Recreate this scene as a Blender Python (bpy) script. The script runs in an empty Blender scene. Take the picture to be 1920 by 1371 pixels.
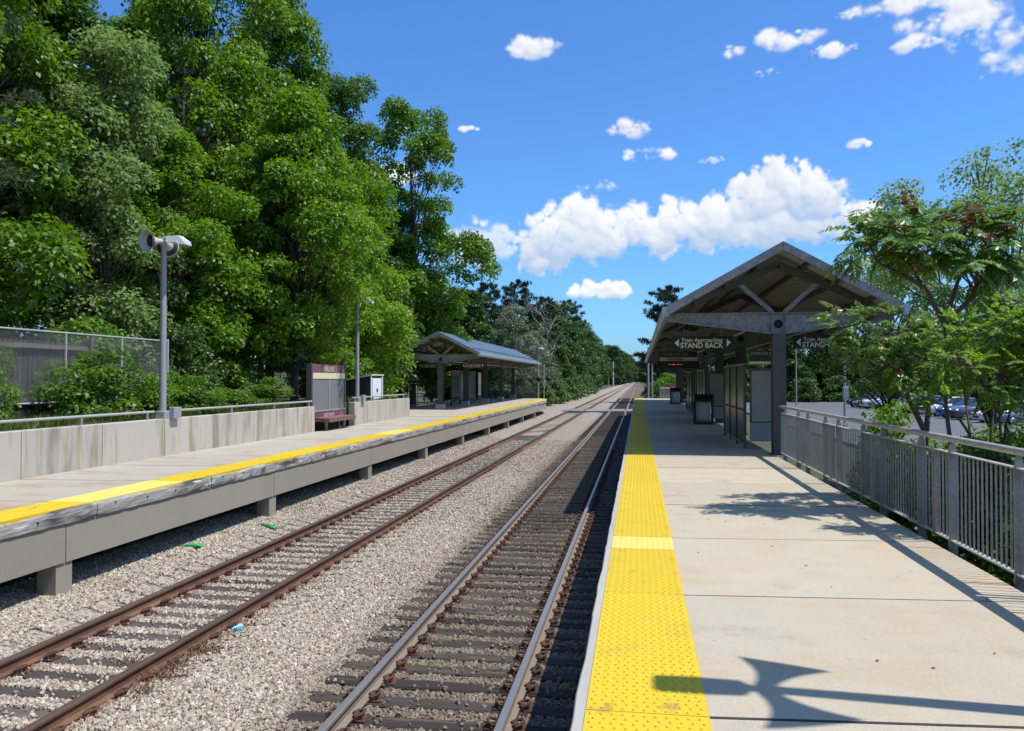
import bpy, bmesh, math, random
import numpy as np
from mathutils import Vector, Matrix, Euler

R = math.radians
scene = bpy.context.scene
COL = scene.collection

# ------------------------------------------------------------------ camera, sky, sun, exposure
cam_d = bpy.data.cameras.new('camera')
cam = bpy.data.objects.new('camera', cam_d)
COL.objects.link(cam)
cam.location = (0, 0, 3.0)
cam.rotation_euler = (R(90.99), 0, R(8.8))
cam_d.sensor_width = 36
cam_d.lens = 28.68
cam_d.clip_start = 0.1
cam_d.clip_end = 6000
scene.camera = cam

SUN_EL, SUN_AZ = 64.2, 94.7          # azimuth from +Y towards +X
world = bpy.data.worlds.new("World")
scene.world = world
world.use_nodes = True
wn, wl = world.node_tree.nodes, world.node_tree.links
wn.clear()


def wnode(t, **kw):
    n = wn.new(t)
    for k, v in kw.items():
        setattr(n, k, v)
    return n


def wmath(op, a, b=None, clamp=False):
    n = wnode('ShaderNodeMath', operation=op, use_clamp=clamp)
    for i, v in enumerate((a, b)):
        if v is None:
            continue
        if isinstance(v, (int, float)):
            n.inputs[i].default_value = v
        else:
            wl.new(v, n.inputs[i])
    return n.outputs[0]


w_out = wnode('ShaderNodeOutputWorld')
w_bg = wnode('ShaderNodeBackground')
w_bg.inputs['Strength'].default_value = 0.116
wl.new(w_bg.outputs[0], w_out.inputs[0])
w_sky = wnode('ShaderNodeTexSky', sky_type='NISHITA')
w_sky.sun_disc = False
w_sky.sun_elevation = R(SUN_EL)
w_sky.sun_rotation = R(SUN_AZ)
w_sky.altitude = 0
w_sky.air_density = 1.0
w_sky.dust_density = 0.8
w_sky.ozone_density = 2.5
w_tint = wnode('ShaderNodeMix', data_type='RGBA', blend_type='MULTIPLY')      # the camera's saturated rendering of a clear sky
w_tint.inputs['Factor'].default_value = 1.0
w_tint.inputs['B'].default_value = (0.585, 1.05, 1.60, 1)
wl.new(w_sky.outputs[0], w_tint.inputs['A'])
# clouds: cumulus heaped up from many puffs, laid out by direction (azimuth, elevation, half width, half height in degrees)
BANK = [(9.8, 12.94, 1.72), (8.28, 11.85, 1.68), (11.36, 11.98, 1.85), (12.38, 11.13, 1.16), (6.97, 11.34, 1.41), (6.73, 12.87, 0.77), (8.79, 13.61, 1.04), (10.04, 13.52, 1.1), (5.16, 10.74, 1.57), (3.39, 10.6, 1.36), (2.32, 11.7, 0.86), (2.1, 10.76, 1.15), (8.96, 10.1, 1.61), (11.3, 10.13, 1.45), (7.25, 9.73, 1.27), (0.15, 10.36, 1.38), (-1.02, 10.67, 1.16), (-2.42, 10.28, 1.39), (-3.9, 11.09, 1.39), (-5.31, 11.29, 1.17), (-4.45, 11.89, 0.8), (-6.5, 10.04, 1.54), (-7.62, 9.25, 1.18), (-5.01, 9.67, 1.62), (-3.16, 9.46, 1.39), (-1.68, 9.61, 1.24), (1.42, 9.89, 1.23), (-7.25, 8.3, 0.89), (-5.57, 8.22, 0.74), (13.88, 10.22, 1.08), (14.83, 10.68, 0.84), (13.18, 9.67, 0.68), (4.46, 9.61, 0.93)]
PALE_BANK = [(-11.35, 9.97, 1.25), (-9.86, 9.76, 1.03), (-12.54, 9.59, 1.1), (-10.79, 8.3, 0.66), (-12.09, 8.58, 0.81), (-9.49, 8.96, 0.66)]
CLOUDS = [(-2.6, 6.14, 2.3, 0.7), (-16.97, 13.84, 1.33, 0.93)]
WISPS = [(-7.06, 22.24, 2.16, 0.83), (-2.97, 13.38, 1.49, 0.54), (-0.58, 16.89, 1.48, 0.64), (0.4, 15.32, 1.7, 0.64), (4.99, 14.64, 1.09, 0.35), (9.97, 21.82, 1.91, 0.82), (13.31, 20.64, 1.04, 0.58), (11.79, 20.62, 0.63, 0.46), (8.62, 19.79, 0.78, 0.37), (16.38, 22.54, 3.72, 0.87), (19.65, 21.4, 3.12, 1.28), (21.35, 19.88, 1.78, 1.52), (21.8, 18.31, 1.35, 1.22), (17.44, 20.33, 1.61, 0.57), (-11.91, 17.17, 0.75, 0.25), (14.36, 14.89, 0.62, 0.3), (6.39, 21.36, 0.5, 0.5)]
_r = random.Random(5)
for _k in range(120):      # sky out of view, with extra clouds added to whiten the fill light
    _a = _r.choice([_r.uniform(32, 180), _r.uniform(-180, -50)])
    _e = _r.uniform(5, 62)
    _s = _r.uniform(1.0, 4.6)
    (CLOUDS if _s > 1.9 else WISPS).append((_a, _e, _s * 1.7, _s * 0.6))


def fractal(rs, h, w, base, octs, rough=0.55):
    out = np.zeros((h, w), np.float32)
    amp, tot, cell = 1.0, 0.0, float(base)
    for o in range(octs):
        gh, gw = int(h / cell) + 3, int(w / cell) + 3
        g = rs.rand(gh, gw).astype(np.float32) * 2 - 1
        y, x = np.arange(h) / cell, np.arange(w) / cell
        yi, xi = y.astype(int), x.astype(int)
        fy, fx = (y - yi)[:, None], (x - xi)[None, :]
        fy, fx = fy * fy * (3 - 2 * fy), fx * fx * (3 - 2 * fx)
        a_ = g[yi][:, xi] * (1 - fx) + g[yi][:, xi + 1] * fx
        b_ = g[yi + 1][:, xi] * (1 - fx) + g[yi + 1][:, xi + 1] * fx
        out += amp * (a_ * (1 - fy) + b_ * fy)
        tot += amp
        amp *= rough
        cell = max(2.0, cell / 2)
    return out / tot * 1.6


CW, CH = 6144, 1536
PXD = CW / 360.0
_alpha = np.zeros((CH, CW), np.float32)
_shade = np.zeros((CH, CW), np.float32)


def heap(blobs, seed, wisp=False, puffs=None, soft=1.0, thin=1.0):
    """one group of clouds painted into the sky map"""
    rs = np.random.RandomState(seed)
    if puffs:
        blobs = [(p[0], p[1], p[2], p[2]) for p in puffs]
    x0 = min(b[0] - b[2] * 1.5 for b in blobs) - 1
    x1 = max(b[0] + b[2] * 1.5 for b in blobs) + 1
    y0 = max(0.05, min(b[1] - b[3] * 1.6 for b in blobs) - 0.6)
    y1 = min(89.0, max(b[1] + b[3] * 1.8 for b in blobs) + 0.6)
    w, h = int((x1 - x0) * PXD), int((y1 - y0) * PXD)
    H = np.zeros((h, w), np.float32)
    D = np.full((h, w), -1.0, np.float32)
    jobs = []
    if puffs:
        for (a_, e_, r) in puffs:
            jobs.append((a_, e_, r, 1.1))
            for k in range(9):
                t = rs.uniform(0, 2 * math.pi)
                q = r * rs.uniform(0.22, 0.5)
                jobs.append((a_ + math.cos(t) * r * 0.86, e_ + max(-0.5, math.sin(t)) * r * 0.80, q, 1.05))
    for (a_, e_, ra, re_) in (blobs if not puffs else []):
        n = int(20 + 26 * ra / max(re_, 0.3)) if not wisp else int(9 + 7 * ra / max(re_, 0.3))
        for k in range(n):
            u = rs.uniform(-1, 1)
            lim = math.sqrt(max(0, 1 - u * u))
            v = rs.uniform(-0.55, 1.0) * lim
            r = re_ * (0.14 + 0.50 * rs.rand() ** 1.6) * (0.65 + 0.35 * lim)
            jobs.append((a_ + u * ra * 0.92, e_ + v * re_ * 0.72, r, rs.uniform(1.0, 1.35) if not wisp else rs.uniform(1.2, 2.4)))
    for (qa, qe, qr, asp) in jobs:
        px, py, pr = (qa - x0) * PXD, (qe - y0) * PXD, qr * PXD
        ax = pr * asp
        xa, xb, ya, yb = max(0, int(px - ax * 1.8)), min(w, int(px + ax * 1.8) + 1), max(0, int(py - pr * 1.8)), min(h, int(py + pr * 1.8) + 1)
        if xb <= xa or yb <= ya:
            continue
        X, Y = np.meshgrid(np.arange(xa, xb), np.arange(ya, yb))
        d = np.sqrt(((X - px) / ax) ** 2 + ((Y - py) / pr) ** 2)
        z = np.sqrt(np.clip(1 - d * d, 0, 1)) * pr * 0.8 + pr * 0.25 * rs.rand() * (d < 1)
        H[ya:yb, xa:xb] = np.maximum(H[ya:yb, xa:xb], z)
        D[ya:yb, xa:xb] = np.maximum(D[ya:yb, xa:xb], (1 - d))
    n1 = fractal(rs, h, w, 26 if wisp else 34, 5, 0.6)
    n2 = fractal(rs, h, w, 9, 3, 0.6)
    if wisp:
        n3 = fractal(rs, h, w, 60, 6, 0.66)
        al = np.clip((D * 0.9 + 1.05 * n3 + 0.80 * n1 + 0.26) / 1.25, 0, 1) * np.clip((D + 0.72) / 0.7, 0, 1)
        al = al * al * (3 - 2 * al) * 0.95
    else:
        al = np.clip((D + 0.42 * n1 + 0.30 * n2 + 0.16) / (0.40 * soft), 0, 1)
        al = al * al * (3 - 2 * al) * thin
    Hn = H * 1.0 + n1 * 3.6 + n2 * 1.6
    big = fractal(rs, h, w, 90, 3, 0.5)
    for _ in range(7):
        Hn = (Hn + np.roll(Hn, 1, 0) + np.roll(Hn, -1, 0) + np.roll(Hn, 1, 1) + np.roll(Hn, -1, 1)) / 5
    gy, gx = np.gradient(Hn)
    nz = 1.0 / np.sqrt(gx * gx + gy * gy + 1)
    s = np.clip((-gx * 0.30 - gy * 0.62 + 0.72) * nz, 0, 1)
    # the flat undersides of heaped clouds stay grey
    s = 0.36 + 0.72 * s + 0.12 * big
    if not wisp:
        col = np.cumsum(al[::-1], 0)[::-1]
        s -= 0.42 * np.clip(col / (2.6 * PXD), 0, 1) ** 1.3
    sh = np.clip(s, 0, 1)
    ix = (np.arange(w) + int((x0 + 180) * PXD)) % CW
    iy = np.arange(h) + int(y0 / 90 * CH)
    ok = iy < CH
    sub_a = _alpha[np.ix_(iy[ok], ix)]
    sub_s = _shade[np.ix_(iy[ok], ix)]
    al, sh = al[ok], sh[ok]
    _shade[np.ix_(iy[ok], ix)] = np.where(al > sub_a, sh, sub_s)
    _alpha[np.ix_(iy[ok], ix)] = np.maximum(sub_a, al)


heap(None, 3, puffs=BANK, soft=1.5, thin=0.97)
heap(None, 4, puffs=PALE_BANK, soft=1.8, thin=0.72)
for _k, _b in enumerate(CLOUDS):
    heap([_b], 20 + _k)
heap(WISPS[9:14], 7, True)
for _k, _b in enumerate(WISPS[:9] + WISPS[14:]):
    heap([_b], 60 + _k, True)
_px = np.zeros((CH, CW, 4), np.float32)
_px[..., 0] = _alpha
_px[..., 1] = np.where(_alpha > 0.001, _shade, 0.7)
_px[..., 3] = 1
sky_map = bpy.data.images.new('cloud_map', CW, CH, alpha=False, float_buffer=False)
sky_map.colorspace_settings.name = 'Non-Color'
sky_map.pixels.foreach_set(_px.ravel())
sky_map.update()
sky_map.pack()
del _px, _alpha, _shade
w_tc = wnode('ShaderNodeTexCoord')
w_nrm = wnode('ShaderNodeVectorMath', operation='NORMALIZE')
wl.new(w_tc.outputs['Generated'], w_nrm.inputs[0])
w_sep = wnode('ShaderNodeSeparateXYZ')
wl.new(w_nrm.outputs[0], w_sep.inputs[0])
az = wmath('MULTIPLY_ADD', wmath('ARCTAN2', w_sep.outputs[0], w_sep.outputs[1]), 1 / (2 * math.pi))
az.node.inputs[2].default_value = 0.5
el = wmath('MULTIPLY', wmath('ARCSINE', w_sep.outputs[2]), 2 / math.pi)
el = wmath('MAXIMUM', el, 0.0005)
w_comb = wnode('ShaderNodeCombineXYZ')
wl.new(az, w_comb.inputs[0])
wl.new(el, w_comb.inputs[1])
w_img = wnode('ShaderNodeTexImage', interpolation='Cubic', extension='EXTEND')
w_img.image = sky_map
wl.new(w_comb.outputs[0], w_img.inputs['Vector'])
w_si = wnode('ShaderNodeSeparateColor')
wl.new(w_img.outputs['Color'], w_si.inputs[0])
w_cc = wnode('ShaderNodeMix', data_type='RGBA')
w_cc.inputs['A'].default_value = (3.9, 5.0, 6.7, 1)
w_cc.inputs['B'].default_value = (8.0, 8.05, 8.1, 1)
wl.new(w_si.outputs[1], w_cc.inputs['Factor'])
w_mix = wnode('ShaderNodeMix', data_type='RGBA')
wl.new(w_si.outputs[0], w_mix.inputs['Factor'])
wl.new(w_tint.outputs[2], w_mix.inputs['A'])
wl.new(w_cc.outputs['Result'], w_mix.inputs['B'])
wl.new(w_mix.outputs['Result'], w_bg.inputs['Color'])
world.cycles.sampling_method = 'MANUAL'
world.cycles.sample_map_resolution = 1024

sun_d = bpy.data.lights.new('sun', 'SUN')
sun_d.energy = 4.8
sun_d.angle = R(0.53)
sun_d.color = (1.0, 0.985, 0.965)
sun = bpy.data.objects.new('sun', sun_d)
COL.objects.link(sun)
_sd = Vector((math.sin(R(SUN_AZ)) * math.cos(R(SUN_EL)), math.cos(R(SUN_AZ)) * math.cos(R(SUN_EL)), math.sin(R(SUN_EL))))
sun.rotation_euler = _sd.to_track_quat('Z', 'Y').to_euler()
sun.location = (30, -10, 60)

scene.view_settings.view_transform = 'Standard'
scene.view_settings.look = 'None'
scene.view_settings.exposure = 0.10
scene.view_settings.gamma = 1.0
scene.view_settings.use_curve_mapping = False
scene.cycles.max_bounces = 6
scene.cycles.diffuse_bounces = 3
scene.cycles.transmission_bounces = 4
scene.cycles.transparent_max_bounces = 16
scene.cycles.use_denoising = True

# ------------------------------------------------------------------ helpers


class MB:
    """collects faces of one mesh"""

    def __init__(self):
        self.v, self.f, self.m = [], [], []
        self.smooth = []

    def add(self, vs, fs, mi=0, sm=False):
        b = len(self.v)
        self.v += [tuple(p) for p in vs]
        for f in fs:
            self.f.append(tuple(b + i for i in f))
            self.m.append(mi)
            self.smooth.append(sm)

    def box(self, x0, x1, y0, y1, z0, z1, mi=0, bev=0.0):
        if bev <= 0:
            vs = [(x0, y0, z0), (x1, y0, z0), (x1, y1, z0), (x0, y1, z0), (x0, y0, z1), (x1, y0, z1), (x1, y1, z1), (x0, y1, z1)]
            self.add(vs, [(3, 2, 1, 0), (4, 5, 6, 7), (0, 1, 5, 4), (1, 2, 6, 5), (2, 3, 7, 6), (3, 0, 4, 7)], mi)
        else:
            b = bev
            vs = [(x0, y0, z0), (x1, y0, z0), (x1, y1, z0), (x0, y1, z0), (x0, y0, z1 - b), (x1, y0, z1 - b), (x1, y1, z1 - b), (x0, y1, z1 - b),
                  (x0 + b, y0 + b, z1), (x1 - b, y0 + b, z1), (x1 - b, y1 - b, z1), (x0 + b, y1 - b, z1)]
            fs = [(3, 2, 1, 0), (8, 9, 10, 11)]
            for i in range(4):
                j = (i + 1) % 4
                fs += [(i, j, 4 + j, 4 + i), (4 + i, 4 + j, 8 + j, 8 + i)]
            self.add(vs, fs, mi)

    def tube(self, pts, rads, n=8, mi=0, sm=True, caps=True):
        pts = [Vector(p) for p in pts]
        if isinstance(rads, (int, float)):
            rads = [rads] * len(pts)
        rings = []
        ref = Vector((0, 0, 1))
        for i, p in enumerate(pts):
            d = (pts[min(i + 1, len(pts) - 1)] - pts[max(i - 1, 0)]).normalized()
            a = d.cross(ref)
            if a.length < 0.05:
                a = d.cross(Vector((0, 1, 0)))
            a.normalize()
            b = d.cross(a)
            rings.append([p + (a * math.cos(2 * math.pi * k / n) + b * math.sin(2 * math.pi * k / n)) * rads[i] for k in range(n)])
        vs = [q for r in rings for q in r]
        fs = []
        for i in range(len(pts) - 1):
            for k in range(n):
                k2 = (k + 1) % n
                fs.append((i * n + k, i * n + k2, (i + 1) * n + k2, (i + 1) * n + k))
        self.add(vs, fs, mi, sm)
        if caps:
            self.add(rings[0], [tuple(range(n))], mi)
            self.add(rings[-1], [tuple(reversed(range(n)))], mi)

    def bar(self, p0, p1, w, h, up=(0, 0, 1), mi=0):
        """a rectangular bar from p0 to p1; w across, h along 'up'"""
        p0, p1 = Vector(p0), Vector(p1)
        d = (p1 - p0).normalized()
        s = d.cross(Vector(up)).normalized() * (w / 2)
        u = s.cross(d).normalized() * (h / 2)
        vs = [p0 - s - u, p0 + s - u, p0 + s + u, p0 - s + u, p1 - s - u, p1 + s - u, p1 + s + u, p1 - s + u]
        self.add(vs, [(0, 1, 2, 3), (7, 6, 5, 4), (4, 5, 1, 0), (5, 6, 2, 1), (6, 7, 3, 2), (7, 4, 0, 3)], mi)

    def prism(self, poly, axis, a0, a1, mi=0, sm=False):
        """polygon (2-D) swept along an axis: axis 'x' -> (y,z), 'y' -> (x,z), 'z' -> (x,y)"""
        def P(q, a):
            return {'x': (a, q[0], q[1]), 'y': (q[0], a, q[1]), 'z': (q[0], q[1], a)}[axis]
        n = len(poly)
        vs = [P(q, a0) for q in poly] + [P(q, a1) for q in poly]
        self.add(vs, [tuple(range(n)), tuple(reversed(range(n, 2 * n)))], mi)
        self.add(vs, [(i, n + i, n + (i + 1) % n, (i + 1) % n) for i in range(n)], mi, sm)

    def lathe(self, prof, c, n=16, axis=(0, 0, 1), mi=0):
        ax = Vector(axis).normalized()
        a = ax.cross(Vector((0.3, 0.9, 0.2))).normalized()
        b = ax.cross(a)
        c = Vector(c)
        vs = []
        for (r, h) in prof:
            for k in range(n):
                t = 2 * math.pi * k / n
                vs.append(c + ax * h + (a * math.cos(t) + b * math.sin(t)) * r)
        fs = []
        for i in range(len(prof) - 1):
            for k in range(n):
                k2 = (k + 1) % n
                fs.append((i * n + k, i * n + k2, (i + 1) * n + k2, (i + 1) * n + k))
        self.add(vs, fs, mi, True)

    def mesh(self, name, mats, origin=(0, 0, 0)):
        me = bpy.data.meshes.new(name)
        o = origin
        me.from_pydata([(v[0] - o[0], v[1] - o[1], v[2] - o[2]) for v in self.v], [], self.f)
        if not isinstance(mats, (list, tuple)):
            mats = [mats]
        for m in mats:
            me.materials.append(m)
        me.polygons.foreach_set('material_index', self.m)
        me.polygons.foreach_set('use_smooth', self.smooth)
        bm = bmesh.new()
        bm.from_mesh(me)
        bmesh.ops.recalc_face_normals(bm, faces=bm.faces)
        bm.to_mesh(me)
        bm.free()
        me.update()
        return me

    def build(self, name, mats, parent=None, **props):
        o = wloc(parent) if parent else (0, 0, 0)
        return put(name, self.mesh(name, mats, o), parent, **props)


def wloc(o):
    x = Vector((0, 0, 0))
    while o is not None:
        x += o.location
        o = o.parent
    return x


def put(name, me, parent=None, loc=(0, 0, 0), rot=(0, 0, 0), scale=(1, 1, 1), **props):
    ob = bpy.data.objects.new(name, me)
    COL.objects.link(ob)
    ob.parent = parent
    ob.location = loc
    ob.rotation_euler = rot
    ob.scale = scale
    for k, v in props.items():
        ob[k] = v
    return ob


def thing(name, label, cat, loc=(0, 0, 0), rotz=0.0, group=None):
    o = bpy.data.objects.new(name, None)
    COL.objects.link(o)
    o.location = loc
    o.rotation_euler = (0, 0, rotz)
    o.empty_display_size = 0.3
    o['label'] = label
    o['category'] = cat
    if group:
        o['group'] = group
    return o


def text_mesh(name, body, cap, mat, width=None, bold=0.0, extrude=0.002):
    """lettering 'cap' high (capital letters), squeezed or stretched to 'width'; centred on its own middle"""
    cu = bpy.data.curves.new(name, 'FONT')
    cu.body = body
    cu.size = 1.0
    cu.align_x = 'CENTER'
    cu.extrude = extrude / cap
    cu.offset = bold
    cu.resolution_u = 3
    ob = bpy.data.objects.new(name, cu)
    me = bpy.data.meshes.new_from_object(ob)
    bpy.data.objects.remove(ob)
    bpy.data.curves.remove(cu)
    me.name = name
    xs = [v.co.x for v in me.vertices]
    k = cap / 0.70
    mid, wd = (min(xs) + max(xs)) / 2, max(xs) - min(xs)
    kx = width / wd if width else k
    for v in me.vertices:
        v.co.x = (v.co.x - mid) * kx
        v.co.y = (v.co.y - 0.35) * k
        v.co.z *= cap
    me.materials.clear()
    me.materials.append(mat)
    return me


def sm01(a, b, x):
    t = min(1, max(0, (x - a) / (b - a)))
    return t * t * (3 - 2 * t)


# ------------------------------------------------------------------ materials


def mat(name, col, rough=0.75, metal=0.0, noise=(), stain=None, bump=None, rnd=0.0, spec=0.4, stretch=(1, 1, 1), emit=None, rough_var=0.0):
    """principled material; noise = [(scale, amount)], stain = [(colour, scale, lo, hi, stretch)], bump = (scale, distance)"""
    m = bpy.data.materials.new(name)
    m.use_nodes = True
    nt = m.node_tree
    N, L = nt.nodes, nt.links
    p = N['Principled BSDF']
    p.inputs['Roughness'].default_value = rough
    p.inputs['Metallic'].default_value = metal
    p.inputs['Specular IOR Level'].default_value = spec
    p.inputs['Base Color'].default_value = (*col, 1)
    geo = N.new('ShaderNodeNewGeometry')
    mp = N.new('ShaderNodeMapping')
    mp.inputs['Scale'].default_value = stretch
    L.new(geo.outputs['Position'], mp.inputs['Vector'])

    def nz(scale, det=6, rg=0.6, vec=None):
        n = N.new('ShaderNodeTexNoise')
        n.inputs['Scale'].default_value = scale
        n.inputs['Detail'].default_value = det
        n.inputs['Roughness'].default_value = rg
        L.new(vec or mp.outputs[0], n.inputs['Vector'])
        return n.outputs['Fac']

    def math_(op, a, b):
        n = N.new('ShaderNodeMath')
        n.operation = op
        for i, v in enumerate((a, b)):
            if isinstance(v, (int, float)):
                n.inputs[i].default_value = v
            else:
                L.new(v, n.inputs[i])
        return n.outputs[0]

    cur = None
    rgb = N.new('ShaderNodeRGB')
    rgb.outputs[0].default_value = (*col, 1)
    cur = rgb.outputs[0]
    for (c2, sc, lo, hi, st) in (stain or ()):
        mm = N.new('ShaderNodeMapping')
        mm.inputs['Scale'].default_value = st
        mm.inputs['Location'].default_value = (sc * 3.7, sc * 1.3, 0)
        L.new(geo.outputs['Position'], mm.inputs['Vector'])
        f = nz(sc, 6, 0.62, mm.outputs[0])
        r = N.new('ShaderNodeMapRange')
        r.interpolation_type = 'SMOOTHSTEP'
        r.inputs['From Min'].default_value = lo
        r.inputs['From Max'].default_value = hi
        L.new(f, r.inputs['Value'])
        mx = N.new('ShaderNodeMix')
        mx.data_type = 'RGBA'
        L.new(r.outputs[0], mx.inputs['Factor'])
        L.new(cur, mx.inputs['A'])
        mx.inputs['B'].default_value = (*c2, 1)
        cur = mx.outputs['Result']
    val = None
    for (sc, am) in noise:
        t = math_('MULTIPLY', math_('SUBTRACT', nz(sc), 0.5), am * 2.4)
        val = t if val is None else math_('ADD', val, t)
    if rnd:
        oi = N.new('ShaderNodeObjectInfo')
        t = math_('MULTIPLY', math_('SUBTRACT', oi.outputs['Random'], 0.5), rnd * 2)
        val = t if val is None else math_('ADD', val, t)
    if val is not None:
        hs = N.new('ShaderNodeHueSaturation')
        L.new(math_('ADD', val, 1.0), hs.inputs['Value'])
        L.new(cur, hs.inputs['Color'])
        cur = hs.outputs[0]
    L.new(cur, p.inputs['Base Color'])
    if rough_var:
        L.new(math_('ADD', math_('MULTIPLY', math_('SUBTRACT', nz(7), 0.5), rough_var * 2), rough), p.inputs['Roughness'])
    if bump:
        b = N.new('ShaderNodeBump')
        b.inputs['Distance'].default_value = bump[1]
        b.inputs['Strength'].default_value = 1.0
        L.new(nz(bump[0], 4), b.inputs['Height'])
        L.new(b.outputs[0], p.inputs['Normal'])
    if emit:
        p.inputs['Emission Color'].default_value = (*emit[:3], 1)
        p.inputs['Emission Strength'].default_value = emit[3]
    return m


def leaf_mat(name, c1, c2, trans=0.35, rough=0.45, gloss=0.35, back=None):
    """leaf: principled + translucent; the hue drifts between c1 and c2 from clump to clump (mesh attribute 'tint')"""
    m = bpy.data.materials.new(name)
    m.use_nodes = True
    nt = m.node_tree
    N, L = nt.nodes, nt.links
    p = N['Principled BSDF']
    out = N['Material Output']
    at = N.new('ShaderNodeAttribute')
    at.attribute_name = 'tint'
    oi = N.new('ShaderNodeObjectInfo')
    ad = N.new('ShaderNodeMath')
    ad.operation = 'MULTIPLY_ADD'
    L.new(oi.outputs['Random'], ad.inputs[0])
    ad.inputs[1].default_value = 0.5
    L.new(at.outputs['Fac'], ad.inputs[2])
    sb = N.new('ShaderNodeMath')
    sb.operation = 'SUBTRACT'
    sb.use_clamp = True
    L.new(ad.outputs[0], sb.inputs[0])
    sb.inputs[1].default_value = 0.25
    mx = N.new('ShaderNodeMix')
    mx.data_type = 'RGBA'
    mx.inputs['A'].default_value = (*c1, 1)
    mx.inputs['B'].default_value = (*c2, 1)
    L.new(sb.outputs[0], mx.inputs['Factor'])
    col = mx.outputs['Result']
    if back:
        g = N.new('ShaderNodeNewGeometry')
        m2 = N.new('ShaderNodeMix')
        m2.data_type = 'RGBA'
        L.new(g.outputs['Backfacing'], m2.inputs['Factor'])
        L.new(col, m2.inputs['A'])
        m2.inputs['B'].default_value = (*back, 1)
        col = m2.outputs['Result']
    L.new(col, p.inputs['Base Color'])
    p.inputs['Roughness'].default_value = rough
    p.inputs['Specular IOR Level'].default_value = gloss
    tr = N.new('ShaderNodeBsdfTranslucent')
    hs = N.new('ShaderNodeHueSaturation')
    hs.inputs['Hue'].default_value = 0.495
    hs.inputs['Value'].default_value = 1.5
    hs.inputs['Saturation'].default_value = 1.1
    L.new(col, hs.inputs['Color'])
    L.new(hs.outputs[0], tr.inputs['Color'])
    ms = N.new('ShaderNodeMixShader')
    ms.inputs[0].default_value = trans
    L.new(p.outputs[0], ms.inputs[1])
    L.new(tr.outputs[0], ms.inputs[2])
    L.new(ms.outputs[0], out.inputs['Surface'])
    return m


# concrete of the platforms: fine speckle, faint rusty and grey stains
M_slab = mat('platform_concrete', (0.445, 0.376, 0.268), 0.85, noise=[(150, 0.30), (3.0, 0.08), (48, 0.16)], rnd=0.06,
             stain=[((0.45, 0.335, 0.205), 0.9, 0.50, 0.74, (1, 1.8, 1)), ((0.47, 0.36, 0.24), 3.5, 0.56, 0.72, (1, 1.6, 1)), ((0.30, 0.265, 0.22), 1.6, 0.56, 0.80, (1, 1, 1)), ((0.16, 0.135, 0.11), 17, 0.675, 0.74, (1, 1, 1))], bump=(160, 0.0012))
M_slab_old = mat('worn_platform_concrete', (0.40, 0.352, 0.272), 0.88, noise=[(90, 0.12), (2.0, 0.10)], rnd=0.05,
                 stain=[((0.36, 0.25, 0.14), 0.9, 0.48, 0.72, (0.7, 1.5, 1)), ((0.25, 0.205, 0.16), 1.7, 0.56, 0.78, (0.8, 1.3, 1))], bump=(120, 0.0012))
M_beam_conc = mat('beam_concrete', (0.292, 0.252, 0.190), 0.9, noise=[(60, 0.14), (1.2, 0.10)], rnd=0.05,
                  stain=[((0.12, 0.115, 0.105), 1.1, 0.60, 0.85, (1, 1, 0.25))], bump=(90, 0.001))
M_wall_conc = mat('wall_concrete', (0.45, 0.408, 0.325), 0.9, noise=[(70, 0.10), (1.3, 0.08)], rnd=0.05,
                  stain=[((0.22, 0.20, 0.16), 2.0, 0.50, 0.74, (1, 1, 0.22)), ((0.30, 0.235, 0.155), 4.0, 0.50, 0.70, (1, 1, 0.1)),
                         ((0.66, 0.64, 0.58), 7.0, 0.66, 0.74, (1, 1, 0.04))], bump=(80, 0.0015))
M_yellow = mat('yellow_tactile', (0.640, 0.440, 0.014), 0.6, noise=[(8, 0.06), (60, 0.06)], rnd=0.03,
               stain=[((0.50, 0.33, 0.05), 2.2, 0.56, 0.80, (1, 1, 1)), ((0.28, 0.20, 0.06), 5.0, 0.60, 0.78, (1, 0.5, 1))])
M_yellow_pale = mat('faded_yellow_tactile', (0.76, 0.57, 0.13), 0.65, noise=[(8, 0.05)])
M_edge_wood = mat('weathered_grey_wood', (0.400, 0.373, 0.326), 0.8, noise=[(9, 0.16), (60, 0.1)], stretch=(1, 0.12, 1), rnd=0.08,
                  stain=[((0.24, 0.20, 0.16), 1.7, 0.58, 0.8, (1, 0.5, 1))], bump=(40, 0.002))
M_joint = mat('dark_joint_sealant', (0.055, 0.05, 0.045), 0.9)
M_rub = mat('battered_edge_board', (0.36, 0.325, 0.275), 0.65, noise=[(5, 0.55), (18, 0.45), (60, 0.2)], stretch=(1, 0.16, 2.2),
            stain=[((0.15, 0.085, 0.045), 1.5, 0.57, 0.68, (1, 0.9, 1)), ((0.075, 0.068, 0.06), 2.6, 0.50, 0.66, (1, 0.22, 1.6)),
                   ((0.60, 0.57, 0.52), 7.0, 0.58, 0.70, (1, 0.3, 1.5))], bump=(10, 0.010))
M_tie = mat('dark_tie_wood', (0.046, 0.035, 0.027), 0.85, noise=[(14, 0.55), (60, 0.45)], stretch=(0.10, 1, 1), rnd=0.40,
            stain=[((0.125, 0.092, 0.066), 6, 0.52, 0.70, (0.12, 1, 1)), ((0.10, 0.07, 0.045), 1.2, 0.55, 0.75, (0.5, 1, 1))], bump=(60, 0.004))
M_tie_grey = mat('grey_tie_wood', (0.088, 0.067, 0.056), 0.88, noise=[(14, 0.5), (60, 0.4)], stretch=(0.10, 1, 1), rnd=0.45,
                 stain=[((0.22, 0.20, 0.185), 1.2, 0.55, 0.8, (0.3, 1, 1))], bump=(60, 0.004))
M_rust = mat('rusty_fastener', (0.085, 0.038, 0.022), 0.85, noise=[(30, 0.35)], rnd=0.25, bump=(60, 0.003))
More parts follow.
